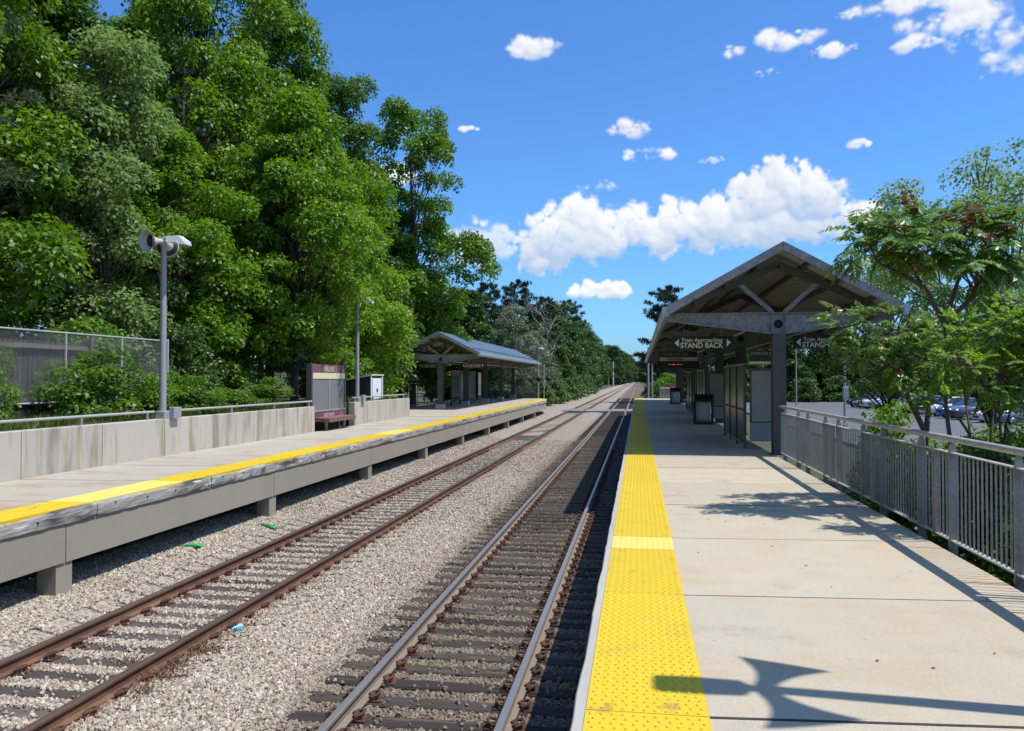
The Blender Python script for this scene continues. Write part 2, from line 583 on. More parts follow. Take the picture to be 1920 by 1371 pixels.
M_rail_rust = mat('rusty_rail', (0.125, 0.060, 0.036), 0.75, noise=[(12, 0.25), (60, 0.15)], stain=[((0.21, 0.105, 0.05), 2.0, 0.45, 0.7, (1, 0.3, 1))], bump=(50, 0.001))
M_rail_head_dull = mat('dull_brown_rail_head', (0.15, 0.105, 0.08), 0.45, metal=0.5, noise=[(10, 0.15)], stretch=(1, 0.05, 1))
M_rail_web = mat('dusty_tan_rail_web', (0.205, 0.165, 0.122), 0.85, noise=[(10, 0.18), (50, 0.12)], bump=(50, 0.001))
M_rail_shine = mat('polished_rail_head', (0.33, 0.305, 0.28), 0.42, metal=0.6, noise=[(14, 0.10)], stretch=(1, 0.04, 1), stain=[((0.20, 0.17, 0.15), 9.0, 0.60, 0.75, (3, 0.03, 3))])
M_galv = mat('galvanised_steel', (0.400, 0.387, 0.357), 0.55, metal=0.2, noise=[(30, 0.34), (4, 0.15)], rnd=0.05, rough_var=0.12)
M_galv_dark = mat('weathered_galvanised_steel', (0.275, 0.272, 0.262), 0.62, metal=0.15, noise=[(34, 0.40), (3.5, 0.2)], rnd=0.08, rough_var=0.12)
M_frame = mat('mottled_canopy_steel', (0.235, 0.235, 0.222), 0.6, metal=0.1, noise=[(16, 0.65), (5, 0.45), (1.2, 0.25)])
M_frame_dark = mat('dark_canopy_steel', (0.085, 0.080, 0.071), 0.62, metal=0.1, noise=[(26, 0.4), (4, 0.3)])
M_steel_post = mat('painted_grey_steel', (0.31, 0.31, 0.31), 0.5, metal=0.1, noise=[(6, 0.08)])
M_roof = mat('blue_grey_metal_roof', (0.36, 0.44, 0.50), 0.42, metal=0.25, noise=[(2.5, 0.06), (30, 0.04)])
M_deck = mat('tan_deck_underside', (0.36, 0.335, 0.30), 0.7, noise=[(6, 0.12), (40, 0.1)], stretch=(1, 1, 1), stain=[((0.20, 0.17, 0.13), 1.5, 0.6, 0.85, (1, 1, 1))])
M_black = mat('black_sign_panel', (0.012, 0.011, 0.011), 0.45)
M_cream = mat('cream_lettering', (0.80, 0.75, 0.58), 0.6)
M_faded = mat('faded_lettering', (0.50, 0.44, 0.36), 0.6)
M_maroon = mat('maroon_panel', (0.17, 0.075, 0.078), 0.55, noise=[(3, 0.12)], stain=[((0.24, 0.17, 0.155), 2.2, 0.48, 0.72, (1, 1, 0.4))])
M_brown = mat('dark_brown_panel', (0.040, 0.028, 0.022), 0.5, noise=[(4, 0.1)])
M_cream_band = mat('cream_band', (0.66, 0.60, 0.38), 0.6, noise=[(3, 0.06)], stain=[((0.40, 0.35, 0.22), 2.0, 0.6, 0.85, (1, 1, 0.4))])
M_grey_panel = mat('dull_grey_board', (0.20, 0.19, 0.19), 0.4, noise=[(4, 0.06)], stain=[((0.17, 0.16, 0.165), 1.5, 0.58, 0.85, (1, 1, 0.3))])
M_sign_side = mat('dark_sign_casing', (0.10, 0.075, 0.068), 0.6, noise=[(8, 0.1)])
M_bench = mat('maroon_brown_bench_slat', (0.19, 0.095, 0.078), 0.7, noise=[(10, 0.2)], rnd=0.1)
M_white = mat('white_paint', (0.76, 0.76, 0.74), 0.5, noise=[(3, 0.05)])
M_offwhite = mat('cream_horn_plastic', (0.52, 0.48, 0.42), 0.5, noise=[(9, 0.08)], stain=[((0.40, 0.22, 0.20), 5, 0.62, 0.75, (1, 1, 1))])
M_lamp = mat('pale_lamp_housing', (0.66, 0.68, 0.68), 0.4, noise=[(6, 0.05)])
M_lens = mat('amber_lamp_lens', (0.34, 0.24, 0.13), 0.3)
M_dark = mat('dark_grille', (0.03, 0.028, 0.028), 0.7)
M_glass_dark = mat('dark_screen_glazing', (0.035, 0.032, 0.03), 0.22, noise=[(2, 0.2)], spec=0.5)
M_screen_board = mat('drab_poster_board', (0.27, 0.25, 0.21), 0.6, noise=[(60, 0.1), (3, 0.08)])
M_bag = mat('clear_plastic_bag', (0.42, 0.42, 0.41), 0.25, noise=[(7, 0.35), (20, 0.2)], bump=(9, 0.03), spec=0.6)
M_led = mat('red_led', (0.1, 0.005, 0.0), 0.5, emit=(1.0, 0.12, 0.03, 1.2))
M_asphalt = mat('asphalt', (0.115, 0.113, 0.112), 0.9, noise=[(80, 0.15), (0.5, 0.12)], stain=[((0.16, 0.155, 0.15), 0.25, 0.5, 0.75, (1, 1, 1))], bump=(90, 0.003))
M_road = mat('pale_road_asphalt', (0.30, 0.28, 0.26), 0.9, noise=[(3, 0.1)])
M_cross = mat('crossing_panel_rubber', (0.21, 0.20, 0.195), 0.85, noise=[(12, 0.15)], rnd=0.1)
M_soil = mat('leafy_soil', (0.075, 0.068, 0.035), 0.95, noise=[(6, 0.3), (0.4, 0.2)], stain=[((0.045, 0.075, 0.018), 0.8, 0.45, 0.65, (1, 1, 1))], bump=(12, 0.03))
M_bark = mat('grey_brown_bark', (0.105, 0.082, 0.062), 0.9, noise=[(14, 0.3)], stretch=(1, 1, 0.25), rnd=0.15, bump=(22, 0.012))
M_bark_pale = mat('pale_grey_bark', (0.25, 0.225, 0.195), 0.9, noise=[(14, 0.25)], stretch=(1, 1, 0.3), rnd=0.12, bump=(22, 0.008))
M_plank = mat('grey_fence_plank', (0.066, 0.056, 0.050), 0.9, noise=[(12, 0.22)], stretch=(1, 1, 0.12), rnd=0.22, bump=(40, 0.003))
M_post_wood = mat('round_wood_post', (0.17, 0.135, 0.115), 0.9, noise=[(12, 0.2)], stretch=(1, 1, 0.2))
M_pole_wood = mat('pale_utility_pole_wood', (0.42, 0.37, 0.31), 0.9, noise=[(5, 0.15)], stretch=(1, 1, 0.1), rnd=0.2)
M_wire = mat('black_wire', (0.02, 0.02, 0.02), 0.6)
M_green_plastic = mat('green_plastic_scrap', (0.03, 0.42, 0.09), 0.45)
M_cyan_plastic = mat('pale_blue_plastic_scrap', (0.30, 0.66, 0.75), 0.35)
M_dead = mat('dry_brown_weed', (0.17, 0.09, 0.045), 0.9, noise=[(40, 0.3)])
M_red = mat('red_lens', (0.25, 0.01, 0.01), 0.3)
M_tyre = mat('tyre_rubber', (0.015, 0.015, 0.016), 0.8)
M_rim = mat('alloy_rim', (0.42, 0.42, 0.43), 0.35, metal=0.8)
M_carglass = mat('car_glass', (0.02, 0.026, 0.032), 0.08, spec=0.8)
M_headlamp = mat('headlamp_glass', (0.55, 0.56, 0.58), 0.15, spec=0.8)
M_cabinet_side = mat('cabinet_dark_side', (0.055, 0.030, 0.026), 0.7)

L_maple = leaf_mat('maple_leaf', (0.082, 0.172, 0.013), (0.168, 0.285, 0.027), 0.38)
L_maple_dark = leaf_mat('oak_leaf', (0.050, 0.115, 0.014), (0.105, 0.195, 0.024), 0.32)
L_bright = leaf_mat('spring_green_leaf', (0.100, 0.205, 0.015), (0.185, 0.315, 0.030), 0.42)
L_sage = leaf_mat('grey_green_leaf', (0.155, 0.240, 0.055), (0.235, 0.320, 0.095), 0.40, gloss=0.2, back=(0.19, 0.28, 0.09))
L_silver = leaf_mat('silvery_leaf', (0.095, 0.125, 0.050), (0.165, 0.190, 0.095), 0.25, back=(0.20, 0.235, 0.14))
L_far = leaf_mat('far_tree_leaf', (0.032, 0.078, 0.013), (0.068, 0.130, 0.020), 0.30)
L_pine = leaf_mat('pine_needle', (0.019, 0.043, 0.017), (0.046, 0.079, 0.029), 0.12, rough=0.55)
L_pine_blue = leaf_mat('soft_pine_needle', (0.055, 0.090, 0.040), (0.088, 0.127, 0.055), 0.15, rough=0.5)
L_sumac = leaf_mat('pinnate_leaflet', (0.085, 0.190, 0.018), (0.165, 0.280, 0.035), 0.40, rough=0.38, gloss=0.45, back=(0.13, 0.22, 0.05))
L_sumac_red = leaf_mat('young_red_leaflet', (0.130, 0.055, 0.022), (0.100, 0.090, 0.020), 0.35, rough=0.35, gloss=0.5)
L_locust = leaf_mat('locust_leaflet', (0.115, 0.235, 0.022), (0.200, 0.330, 0.042), 0.50)
L_shrub = leaf_mat('shrub_leaf', (0.085, 0.180, 0.018), (0.150, 0.265, 0.030), 0.40)
L_shrub_dark = leaf_mat('dark_shrub_leaf', (0.045, 0.102, 0.021), (0.090, 0.158, 0.030), 0.30)
L_grass = leaf_mat('grass_blade', (0.060, 0.105, 0.016), (0.130, 0.165, 0.030), 0.30)

# ------------------------------------------------------------------ ground, embankment, ballast, lot


def grid(name, xs, ys, zf, m, **props):
    nx, ny = len(xs), len(ys)
    V = [(x, y, zf(x, y)) for y in ys for x in xs]
    F = [(j * nx + i, j * nx + i + 1, (j + 1) * nx + i + 1, (j + 1) * nx + i) for j in range(ny - 1) for i in range(nx - 1)]
    me = bpy.data.meshes.new(name)
    me.from_pydata(V, [], F)
    me.materials.append(m)
    me.polygons.foreach_set('use_smooth', [True] * len(F))
    return put(name, me, None, **props)


def lin(a, b, n):
    return [a + (b - a) * i / (n - 1) for i in range(n)]


rng = random.Random(11)
grid('ground', [-2500, -600, -200, -60, -20, -9.5, -0.2, 3, 6, 20, 60, 200, 600, 2500], [-200, -20, 0, 20, 60, 120, 300, 800, 3000],
     lambda x, y: -0.36, M_soil, kind='structure')


def emb_z(x, y):
    """height of the bank behind the left platform"""
    a = 2.02 - 1.0 * sm01(36.5, 43, y) - 1.0 * sm01(67, 86, y)
    a += 0.05 * max(0, -x - 13) * (0.6 + 0.4 * math.sin(y * 0.07))
    return a + 0.06 * math.sin(x * 1.7 + y * 0.9) + 0.05 * math.sin(y * 1.3 - x * 0.6)


def emb_front(y):
    return -11.25 if y < 37.5 else (-14.4 if y < 78 else -10.6)


_ys = lin(-30, 37.45, 60) + [37.52] + lin(38.5, 77.9, 34) + [78.05] + lin(80, 700, 40)
_V, _F = [], []
_us = [0, 0.0, 0.4, 1.0, 2, 3.5, 5, 8, 14, 30, 90, 300]
for _y in _ys:
    _xf = emb_front(_y)
    for _i, _u in enumerate(_us):
        _x = _xf - _u
        _z = emb_z(_x, _y) if _i else -0.4
        if _y > 78 and _i:
            _z = min(_z, -0.2 + (_u - 0.0) * 0.35)
        _V.append((_x, _y, _z))
for _j in range(len(_ys) - 1):
    for _i in range(len(_us) - 1):
        _n = len(_us)
        _F.append((_j * _n + _i, (_j + 1) * _n + _i, (_j + 1) * _n + _i + 1, _j * _n + _i + 1))
_me = bpy.data.meshes.new('embankment')
_me.from_pydata(_V, [], _F)
_me.materials.append(M_soil)
put('embankment', _me, None, kind='structure')

NEAR_RAILS = (-2.70, -1.20)
FAR_RAILS = (-6.72, -5.22)


def ballast_z(x, y=0.0):
    pts = [(-10.2, 0.10), (-8.4, 0.10), (-7.75, 0.06), (-7.25, -0.03), (-6.9, -0.11), (-6.6, -0.185), (-5.3, -0.185), (-5.1, -0.165), (-4.5, -0.115), (-3.9, -0.12),
           (-3.35, -0.185), (-2.75, -0.20), (-1.1, -0.20), (-0.3, -0.20), (1.0, -0.22), (2.2, -0.36)]
    for (a, za), (b, zb) in zip(pts, pts[1:]):
        if a <= x <= b:
            t = (x - a) / (b - a)
            return za + (zb - za) * t
    return -0.36


# ballast as stone-covered bed; far off the texture takes over from the loose stones
M_ballast = bpy.data.materials.new('ballast_bed')
M_ballast.use_nodes = True
_N, _L = M_ballast.node_tree.nodes, M_ballast.node_tree.links
_p = _N['Principled BSDF']
_p.inputs['Roughness'].default_value = 0.9
_geo = _N.new('ShaderNodeNewGeometry')
_vo = _N.new('ShaderNodeTexVoronoi')
_vo.inputs['Scale'].default_value = 21
_L.new(_geo.outputs['Position'], _vo.inputs['Vector'])
_sepc = _N.new('ShaderNodeSeparateColor')
_L.new(_vo.outputs['Color'], _sepc.inputs[0])


def stone_ramp(N):
    r = N.new('ShaderNodeValToRGB')
    cr = r.color_ramp
    cr.elements[0].position = 0.0
    cr.elements[0].color = (0.173, 0.128, 0.084, 1)
    cr.elements[1].position = 1.0
    cr.elements[1].color = (0.622, 0.543, 0.412, 1)
    for pos, c in ((0.12, (0.294, 0.205, 0.129)), (0.25, (0.397, 0.329, 0.236)), (0.40, (0.310, 0.275, 0.214)), (0.55, (0.475, 0.394, 0.282)), (0.70, (0.406, 0.312, 0.229)), (0.85, (0.518, 0.456, 0.351))):
        e = cr.elements.new(pos)
        e.color = (*c, 1)
    return r


def dirt_by_x(N, L, xsock, ysock):
    """brake dust and dirt lie on the bed of the busy track, mixed in more strongly with distance"""
    a = N.new('ShaderNodeMapRange')
    a.interpolation_type = 'SMOOTHSTEP'
    a.inputs['From Min'].default_value = -3.75
    a.inputs['From Max'].default_value = -2.9
    L.new(xsock, a.inputs['Value'])
    b = N.new('ShaderNodeMapRange')
    b.interpolation_type = 'SMOOTHSTEP'
    b.inputs['From Min'].default_value = 12
    b.inputs['From Max'].default_value = 20
    b.inputs['To Min'].default_value = 0.66
    b.inputs['To Max'].default_value = 0.86
    L.new(ysock, b.inputs['Value'])
    m = N.new('ShaderNodeMath')
    m.operation = 'MULTIPLY'
    L.new(a.outputs[0], m.inputs[0])
    L.new(b.outputs[0], m.inputs[1])
    mx = N.new('ShaderNodeMix')
    mx.data_type = 'RGBA'
    mx.blend_type = 'MIX'
    L.new(m.outputs[0], mx.inputs['Factor'])
    mx.inputs['B'].default_value = (0.120, 0.080, 0.045, 1)
    # rust washed from the rails of the little used track
    prev = xsock
    for op, v in (('ADD', 5.97), ('ABSOLUTE', None), ('SUBTRACT', 0.75), ('ABSOLUTE', None)):
        q = N.new('ShaderNodeMath')
        q.operation = op
        L.new(prev, q.inputs[0])
        if v is not None:
            q.inputs[1].default_value = v
        prev = q.outputs[0]
    r = N.new('ShaderNodeMapRange')
    r.interpolation_type = 'SMOOTHSTEP'
    r.inputs['From Min'].default_value = 0.34
    r.inputs['From Max'].default_value = 0.05
    r.inputs['To Max'].default_value = 0.62
    L.new(prev, r.inputs['Value'])
    m2 = N.new('ShaderNodeMix')
    m2.data_type = 'RGBA'
    L.new(r.outputs[0], m2.inputs['Factor'])
    m2.inputs['B'].default_value = (0.26, 0.145, 0.075, 1)
    L.new(m2.outputs['Result'], mx.inputs['A'])
    return m2, mx


_rp = stone_ramp(_N)
_L.new(_sepc.outputs[0], _rp.inputs[0])
_sx = _N.new('ShaderNodeSeparateXYZ')
_L.new(_geo.outputs['Position'], _sx.inputs[0])
_d0, _dm = dirt_by_x(_N, _L, _sx.outputs[0], _sx.outputs[1])
_hs = _N.new('ShaderNodeHueSaturation')
_hs.inputs['Value'].default_value = 0.74
_L.new(_rp.outputs[0], _hs.inputs['Color'])
_L.new(_hs.outputs[0], _d0.inputs['A'])
_L.new(_dm.outputs['Result'], _p.inputs['Base Color'])
_bp = _N.new('ShaderNodeBump')
_bp.inputs['Distance'].default_value = 0.035
_inv = _N.new('ShaderNodeMath')
_inv.operation = 'SUBTRACT'
_inv.inputs[0].default_value = 1.0
_L.new(_vo.outputs['Distance'], _inv.inputs[1])
_L.new(_inv.outputs[0], _bp.inputs['Height'])
_L.new(_bp.outputs[0], _p.inputs['Normal'])

_xs = [-10.2, -9.2, -8.4, -8.0, -7.6, -7.2, -6.9, -6.6, -6.0, -5.3, -5.1, -4.8, -4.5, -4.2, -3.9, -3.6, -3.35, -3.0, -2.75, -2, -1.1, -0.3, 1.0, 2.2]
grid('ballast', _xs, lin(-6, 50, 113) + lin(51, 160, 60) + [200, 300, 400, 600, 900],
     lambda x, y: ballast_z(x) - 0.012 + (0.014 * math.sin(x * 5.1 + y * 3.7) * math.sin(y * 2.3 - x * 2) if y < 60 else 0), M_ballast, kind='structure')

# loose stones
TIE_P = 0.456
SKEW = 0.0
NEAR_C, FAR_C = -1.95, -5.97
TIE_OFF = {NEAR_C: 0.09, FAR_C: 0.2}


def on_tie(x, y):
    for c in (NEAR_C, FAR_C):
        if abs(x - c) < 1.32:
            ty = (y - TIE_OFF[c] - SKEW * (x - c)) / TIE_P
            if abs(ty - round(ty)) * TIE_P < 0.125:
                return True
    return False


_rs = np.random.RandomState(3)
_pts = []
for (y0, y1, den) in ((5.6, 10.5, 2600), (10.5, 17.0, 1700), (17.0, 27.0, 850), (27.0, 42.0, 420)):
    n = int((y1 - y0) * 8.6 * den)
    X = _rs.uniform(-8.75, -0.15, n)
    Y = _rs.uniform(y0, y1, n)
    U = _rs.rand(n)
    for x, y, u in zip(X, Y, U):
        c = NEAR_C if x > -3.6 else FAR_C
        if on_tie(x, y):
            if c == NEAR_C and u > 0.018:
                continue
            if c == FAR_C and u > (0.035 if -6.65 < x < -5.3 else 0.36):
                continue
            z = -0.158
        else:
            z = ballast_z(x) + (u - 0.5) * 0.022
        if min(abs(x - r) for r in NEAR_RAILS + FAR_RAILS) < 0.075:
            continue
        _pts.append((x, y, z))
_me = bpy.data.meshes.new('ballast_stones')
_me.from_pydata(_pts, [], [])
M_stone = bpy.data.materials.new('ballast_stone')
M_stone.use_nodes = True
_N, _L = M_stone.node_tree.nodes, M_stone.node_tree.links
_p = _N['Principled BSDF']
_p.inputs['Roughness'].default_value = 0.85
_oi = _N.new('ShaderNodeObjectInfo')
_rp = stone_ramp(_N)
_L.new(_oi.outputs['Random'], _rp.inputs[0])
_sx = _N.new('ShaderNodeSeparateXYZ')
_L.new(_oi.outputs['Location'], _sx.inputs[0])
_d0, _dm = dirt_by_x(_N, _L, _sx.outputs[0], _sx.outputs[1])
_L.new(_rp.outputs[0], _d0.inputs['A'])
_L.new(_dm.outputs['Result'], _p.inputs['Base Color'])
M_stone_ob = put('ballast_stones', _me, None, kind='stuff')
ng = bpy.data.node_groups.new('stone_scatter', 'GeometryNodeTree')
ng.interface.new_socket('Geometry', in_out='INPUT', socket_type='NodeSocketGeometry')
ng.interface.new_socket('Geometry', in_out='OUTPUT', socket_type='NodeSocketGeometry')
G, GL = ng.nodes, ng.links
gi, go = G.new('NodeGroupInput'), G.new('NodeGroupOutput')
g2i = G.new('GeometryNodeGeometryToInstance')
for k in range(5):
    ico = G.new('GeometryNodeMeshIcoSphere')
    ico.inputs['Radius'].default_value = 0.0175
    ico.inputs['Subdivisions'].default_value = 1
    sp = G.new('GeometryNodeSetPosition')
    nt_ = G.new('ShaderNodeTexNoise')
    nt_.noise_dimensions = '4D'
    nt_.inputs['W'].default_value = k * 7.3
    nt_.inputs['Scale'].default_value = 55
    vm = G.new('ShaderNodeVectorMath')
    vm.operation = 'SUBTRACT'
    vm.inputs[1].default_value = (0.5, 0.5, 0.5)
    GL.new(nt_.outputs['Color'], vm.inputs[0])
    vs = G.new('ShaderNodeVectorMath')
    vs.operation = 'MULTIPLY'
    vs.inputs[1].default_value = (0.075, 0.055, 0.040)
    GL.new(vm.outputs[0], vs.inputs[0])
    GL.new(ico.outputs['Mesh'], sp.inputs['Geometry'])
    GL.new(vs.outputs[0], sp.inputs['Offset'])
    sh = G.new('GeometryNodeSetShadeSmooth')
    sh.inputs['Shade Smooth'].default_value = False
    GL.new(sp.outputs[0], sh.inputs['Geometry'])
    stm = G.new('GeometryNodeSetMaterial')
    stm.inputs['Material'].default_value = M_stone
    GL.new(sh.outputs[0], stm.inputs['Geometry'])
    GL.new(stm.outputs[0], g2i.inputs[0])
iop = G.new('GeometryNodeInstanceOnPoints')
iop.inputs['Pick Instance'].default_value = True
GL.new(gi.outputs[0], iop.inputs['Points'])
GL.new(g2i.outputs[0], iop.inputs['Instance'])
ri = G.new('FunctionNodeRandomValue')
ri.data_type = 'INT'
ri.inputs[4].default_value = 0
ri.inputs[5].default_value = 4
GL.new(ri.outputs[2], iop.inputs['Instance Index'])
rv = G.new('FunctionNodeRandomValue')
rv.data_type = 'FLOAT_VECTOR'
rv.inputs[1].default_value = (6.28, 6.28, 6.28)
GL.new(rv.outputs[0], iop.inputs['Rotation'])
rf = G.new('FunctionNodeRandomValue')
rf.data_type = 'FLOAT'
rf.inputs[2].default_value = 0.6
rf.inputs[3].default_value = 1.45
GL.new(rf.outputs[1], iop.inputs['Scale'])
GL.new(iop.outputs[0], go.inputs[0])
_md = M_stone_ob.modifiers.new('scatter', 'NODES')
_md.node_group = ng

# parking lot and far road
mb = MB()
mb.box(10.5, 85, 22, 122, -0.6, -0.2)
mb.build('parking_lot', M_asphalt, None, kind='structure')
mb = MB()
mb.box(-45, 40, 398, 408, -0.5, -0.05)
mb.build('road', M_road, None, kind='structure')

# ------------------------------------------------------------------ railway tracks


def rail_mesh(name, mats, y0, y1):
    prof = [(-0.07, -0.155), (0.07, -0.155), (0.07, -0.143), (0.014, -0.125), (0.010, -0.045), (0.037, -0.034), (0.037, -0.008), (0.028, 0.0),
            (-0.028, 0.0), (-0.037, -0.008), (-0.037, -0.034), (-0.010, -0.045), (-0.014, -0.125), (-0.07, -0.143)]
    m = MB()
    ys = [y0, 10, 30, 60, 120, 300, y1]
    n = len(prof)
    vs = [(px, y, pz) for y in ys for (px, pz) in prof]
    for j in range(len(ys) - 1):
        for i in range(n):
            mi = 1 if i in (6, 7, 8) else 0
            m.add([vs[j * n + i], vs[j * n + (i + 1) % n], vs[(j + 1) * n + (i + 1) % n], vs[(j + 1) * n + i]], [(0, 1, 2, 3)], mi)
    m.add(vs[:n], [tuple(range(n))], 0)
    return m.mesh(name, mats)


def tie_mesh(name, m, seed):
    r = random.Random(seed)
    b = MB()
    nx = 9
    vs, fs = [], []
    for i in range(nx):
        x = -1.3 + 2.6 * i / (nx - 1) + (r.uniform(-0.02, 0.02) if 0 < i < nx - 1 else r.uniform(-0.03, 0.03))
        w = 0.112 + r.uniform(-0.008, 0.006)
        t = r.uniform(-0.006, 0.004)
        for (yy, zz) in ((-w, -0.2), (-w, -0.016 + t), (-w + 0.014, t), (w - 0.014, t), (w, -0.016 + t), (w, -0.2)):
            vs.append((x, yy, -0.166 + zz))
    for i in range(nx - 1):
        for k in range(5):
            fs.append((i * 6 + k, i * 6 + k + 1, (i + 1) * 6 + k + 1, (i + 1) * 6 + k))
    fs += [tuple(range(6)), tuple(range((nx - 1) * 6, nx * 6))]
    b.add(vs, fs)
    return b.mesh(name, m)


def plate_mesh(name):
    b = MB()
    b.box(-0.19, 0.19, -0.085, 0.085, -0.168, -0.150, 0, 0.006)
    for s in (-1, 1):
        b.box(s * 0.085 - 0.02, s * 0.085 + 0.02, -0.05, 0.05, -0.150, -0.108, 0, 0.012)
        # spring clip
        pts = [(s * 0.10, -0.075, -0.125), (s * 0.15, -0.055, -0.100), (s * 0.165, 0.0, -0.098), (s * 0.15, 0.05, -0.10), (s * 0.085, 0.065, -0.118), (s * 0.05, 0.02, -0.125)]
        b.tube(pts, 0.016, 5)
        b.tube([(s * 0.15, -0.045, -0.15), (s * 0.15, -0.045, -0.118)], 0.017, 5)
    return b.mesh(name, M_rust)


PLATE = plate_mesh('tie_plate')


def track(center, rails, label, m_web, m_head, m_tie, seed):
    t = thing('railway_track', label, 'railway track', (center, 0, 0))
    rm = rail_mesh('rail', [m_web, m_head], -4, 900)
    for r in rails:
        put('rail', rm, t, (r - center, 0, 0))
    ties = [tie_mesh('tie', m_tie, seed + k) for k in range(6)]
    rr = random.Random(seed)
    k0 = 0
    far = MB()
    for k in range(-8, 330):
        y = TIE_OFF[center] + k * TIE_P
        if y < 4.0 or y > 140:
            continue
        dz = rr.uniform(-0.010, 0.004) - (0.006 if center == FAR_C else 0)
        jy = rr.uniform(-0.012, 0.012)
        if y < 46:
            ti = put('tie', rr.choice(ties), t, (rr.uniform(-0.04, 0.04), y + jy, dz), (0, 0, math.atan(SKEW) + rr.uniform(-0.012, 0.012)))
            if y < 36:
                for r in rails:
                    put('tie_plate', PLATE, ti, (r - center - ti.location.x, 0, -dz * 0.7), (0, 0, -ti.rotation_euler.z))
        else:
            c = math.cos(math.atan(SKEW))
            vs = [(sx * 1.3, y + sx * 1.3 * SKEW + sy * 0.11, -0.166 + dz - (0.024 if center == FAR_C else 0.006) - (0.15 if lo else 0)) for lo in (0, 1) for (sx, sy) in ((-1, -1), (1, -1), (1, 1), (-1, 1))]
            far.add(vs, [(0, 1, 2, 3), (0, 4, 5, 1), (2, 6, 7, 3), (1, 5, 6, 2), (3, 7, 4, 0)])
    fo = put('tie', far.mesh('far_ties', m_tie), t, (0, 0, 0))
    fo['kind'] = 'stuff'
    return t


track(NEAR_C, NEAR_RAILS, 'railway track with polished steel rails and dark ties next to the sunlit near platform', M_rail_web, M_rail_shine, M_tie, 20)
track(FAR_C, FAR_RAILS, 'railway track with rusty brown rails beside the platform that has the concrete wall', M_rail_rust, M_rail_head_dull, M_tie_grey, 40)

# pedestrian crossing at the end of the platforms
t = thing('foot_crossing', 'grey panel foot crossing laid across both tracks at the platform ends', 'crossing', (-4, 81, -0.1))
for (a, b) in ((-9.3, -6.80), (-6.60, -5.34), (-5.10, -2.80), (-2.58, -1.32), (-1.08, -0.36)):
    for (ya, yb) in ((78.3, 81.0), (81.02, 83.8)):
        m = MB()
        m.box(a, b, ya, yb, -0.3, 0.012 if a > -9 else 0.0, 0, 0.01)
        m.build('crossing_panel', M_cross, t)

# ------------------------------------------------------------------ platforms
PZ = 1.25


def tile_mesh(name, L, m, domes=True):
    b = MB()
    b.box(0, 0.64, 0.003, L - 0.003, -0.05, 0.0, 0)
    if domes:
        pitch = 0.056
        nr = int(L / pitch)
        for j in range(nr):
            y = pitch * (j + 0.5)
            for i in range(11):
                x = 0.035 + i * pitch + (0.014 if j % 2 else -0.004)
                vs = []
                for (rr_, z) in ((0.0135, 0.0), (0.0085, 0.0065)):
                    for k in range(6):
                        vs.append((x + rr_ * math.cos(k * math.pi / 3), y + rr_ * math.sin(k * math.pi / 3), z))
                b.add(vs, [(k, (k + 1) % 6, 6 + (k + 1) % 6, 6 + k) for k in range(6)] + [tuple(range(6, 12))])
    return b.mesh(name, m)


TILE = tile_mesh('tactile_tile', 2.43, M_yellow)


def slab_mesh(x0, x1, L, m, name='slab', skew=0.0, mats=None):
    """one platform slab with chamfered joints and a groove left between neighbours"""
    b = MB()
    g, c = 0.006, 0.008
    xs = (x0, x1)

    def Y(x, y):
        return y + skew * (x - x0)
    vs = []
    for (z, d) in ((-0.2, g), (-c, g), (0.0, g + c)):
        for (x, y) in ((x0, d), (x1, d), (x1, L - d), (x0, L - d)):
            vs.append((x, Y(x, y), z))
    fs = [(0, 1, 2, 3), (8, 9, 10, 11)]
    for k in (0, 4):
        for i in range(4):
            j = (i + 1) % 4
            fs.append((k + i, k + j, k + 4 + j, k + 4 + i))
    b.add(vs, fs)
    for k in range(len(b.m)):
        b.m[k] = 0 if k == 1 else 1
    return b.mesh(name, [m, M_joint])


def edge_board_mesh(L, seed, w=0.062):
    r = random.Random(seed)
    b = MB()
    n = 8
    vs, fs = [], []
    for i in range(n + 1):
        y = 0.003 + (L - 0.006) * i / n
        dx = r.uniform(-0.006, 0.006)
        dz = r.uniform(-0.006, 0.0)
        for (x, z) in ((-w + dx, -0.2), (-w + dx, -0.008 + dz), (-w + 0.008 + dx, dz), (-0.002, dz), (-0.002, -0.2)):
            vs.append((x, y, z))
    for i in range(n):
        for k in range(4):
            fs.append((i * 5 + k, i * 5 + k + 1, (i + 1) * 5 + k + 1, (i + 1) * 5 + k))
    fs += [tuple(range(5)), tuple(range(n * 5, n * 5 + 5))]
    b.add(vs, fs)
    return b.mesh('edge_board', M_edge_wood)


# the platform the camera stands on
pl = thing('station_platform', 'sunlit concrete platform with yellow studded strip running under the large near canopy', 'platform', (0, 0, 0))
EX, TX0, TX1, SX1 = -0.335, -0.28, 0.36, 3.12
S_me = slab_mesh(TX1 + 0.001, SX1, 2.43, M_slab, skew=0.075)
EB = [edge_board_mesh(2.43, k) for k in range(5)]
_r = random.Random(3)
Y0 = 4.36
for k in range(-4, 30):
    y = Y0 + 2.43 * k
    put('slab', S_me, pl, (0, y, PZ + _r.uniform(-0.002, 0.002)))
    if k == 1:
        put('tactile_tile', tile_mesh('short_tactile_tile', 1.76, M_yellow), pl, (TX0, y, PZ + 0.004))
        put('tactile_tile', tile_mesh('faded_tactile_tile', 0.66, M_yellow_pale), pl, (TX0, y + 1.765, PZ + 0.004), label='pale faded yellow tile in the studded strip')
    else:
        put('tactile_tile', TILE, pl, (TX0, y, PZ + 0.004))
    put('edge_board', _r.choice(EB), pl, (TX0 - 0.001, y - 0.7 + _r.uniform(-0.1, 0.1) * 0, PZ + 0.002))
    m = MB()
    m.box(-0.30, 3.10, 0.004, 2.426, -0.55, -0.203)
    put('edge_beam', m.mesh('edge_beam', M_beam_conc), pl, (0, y, PZ))
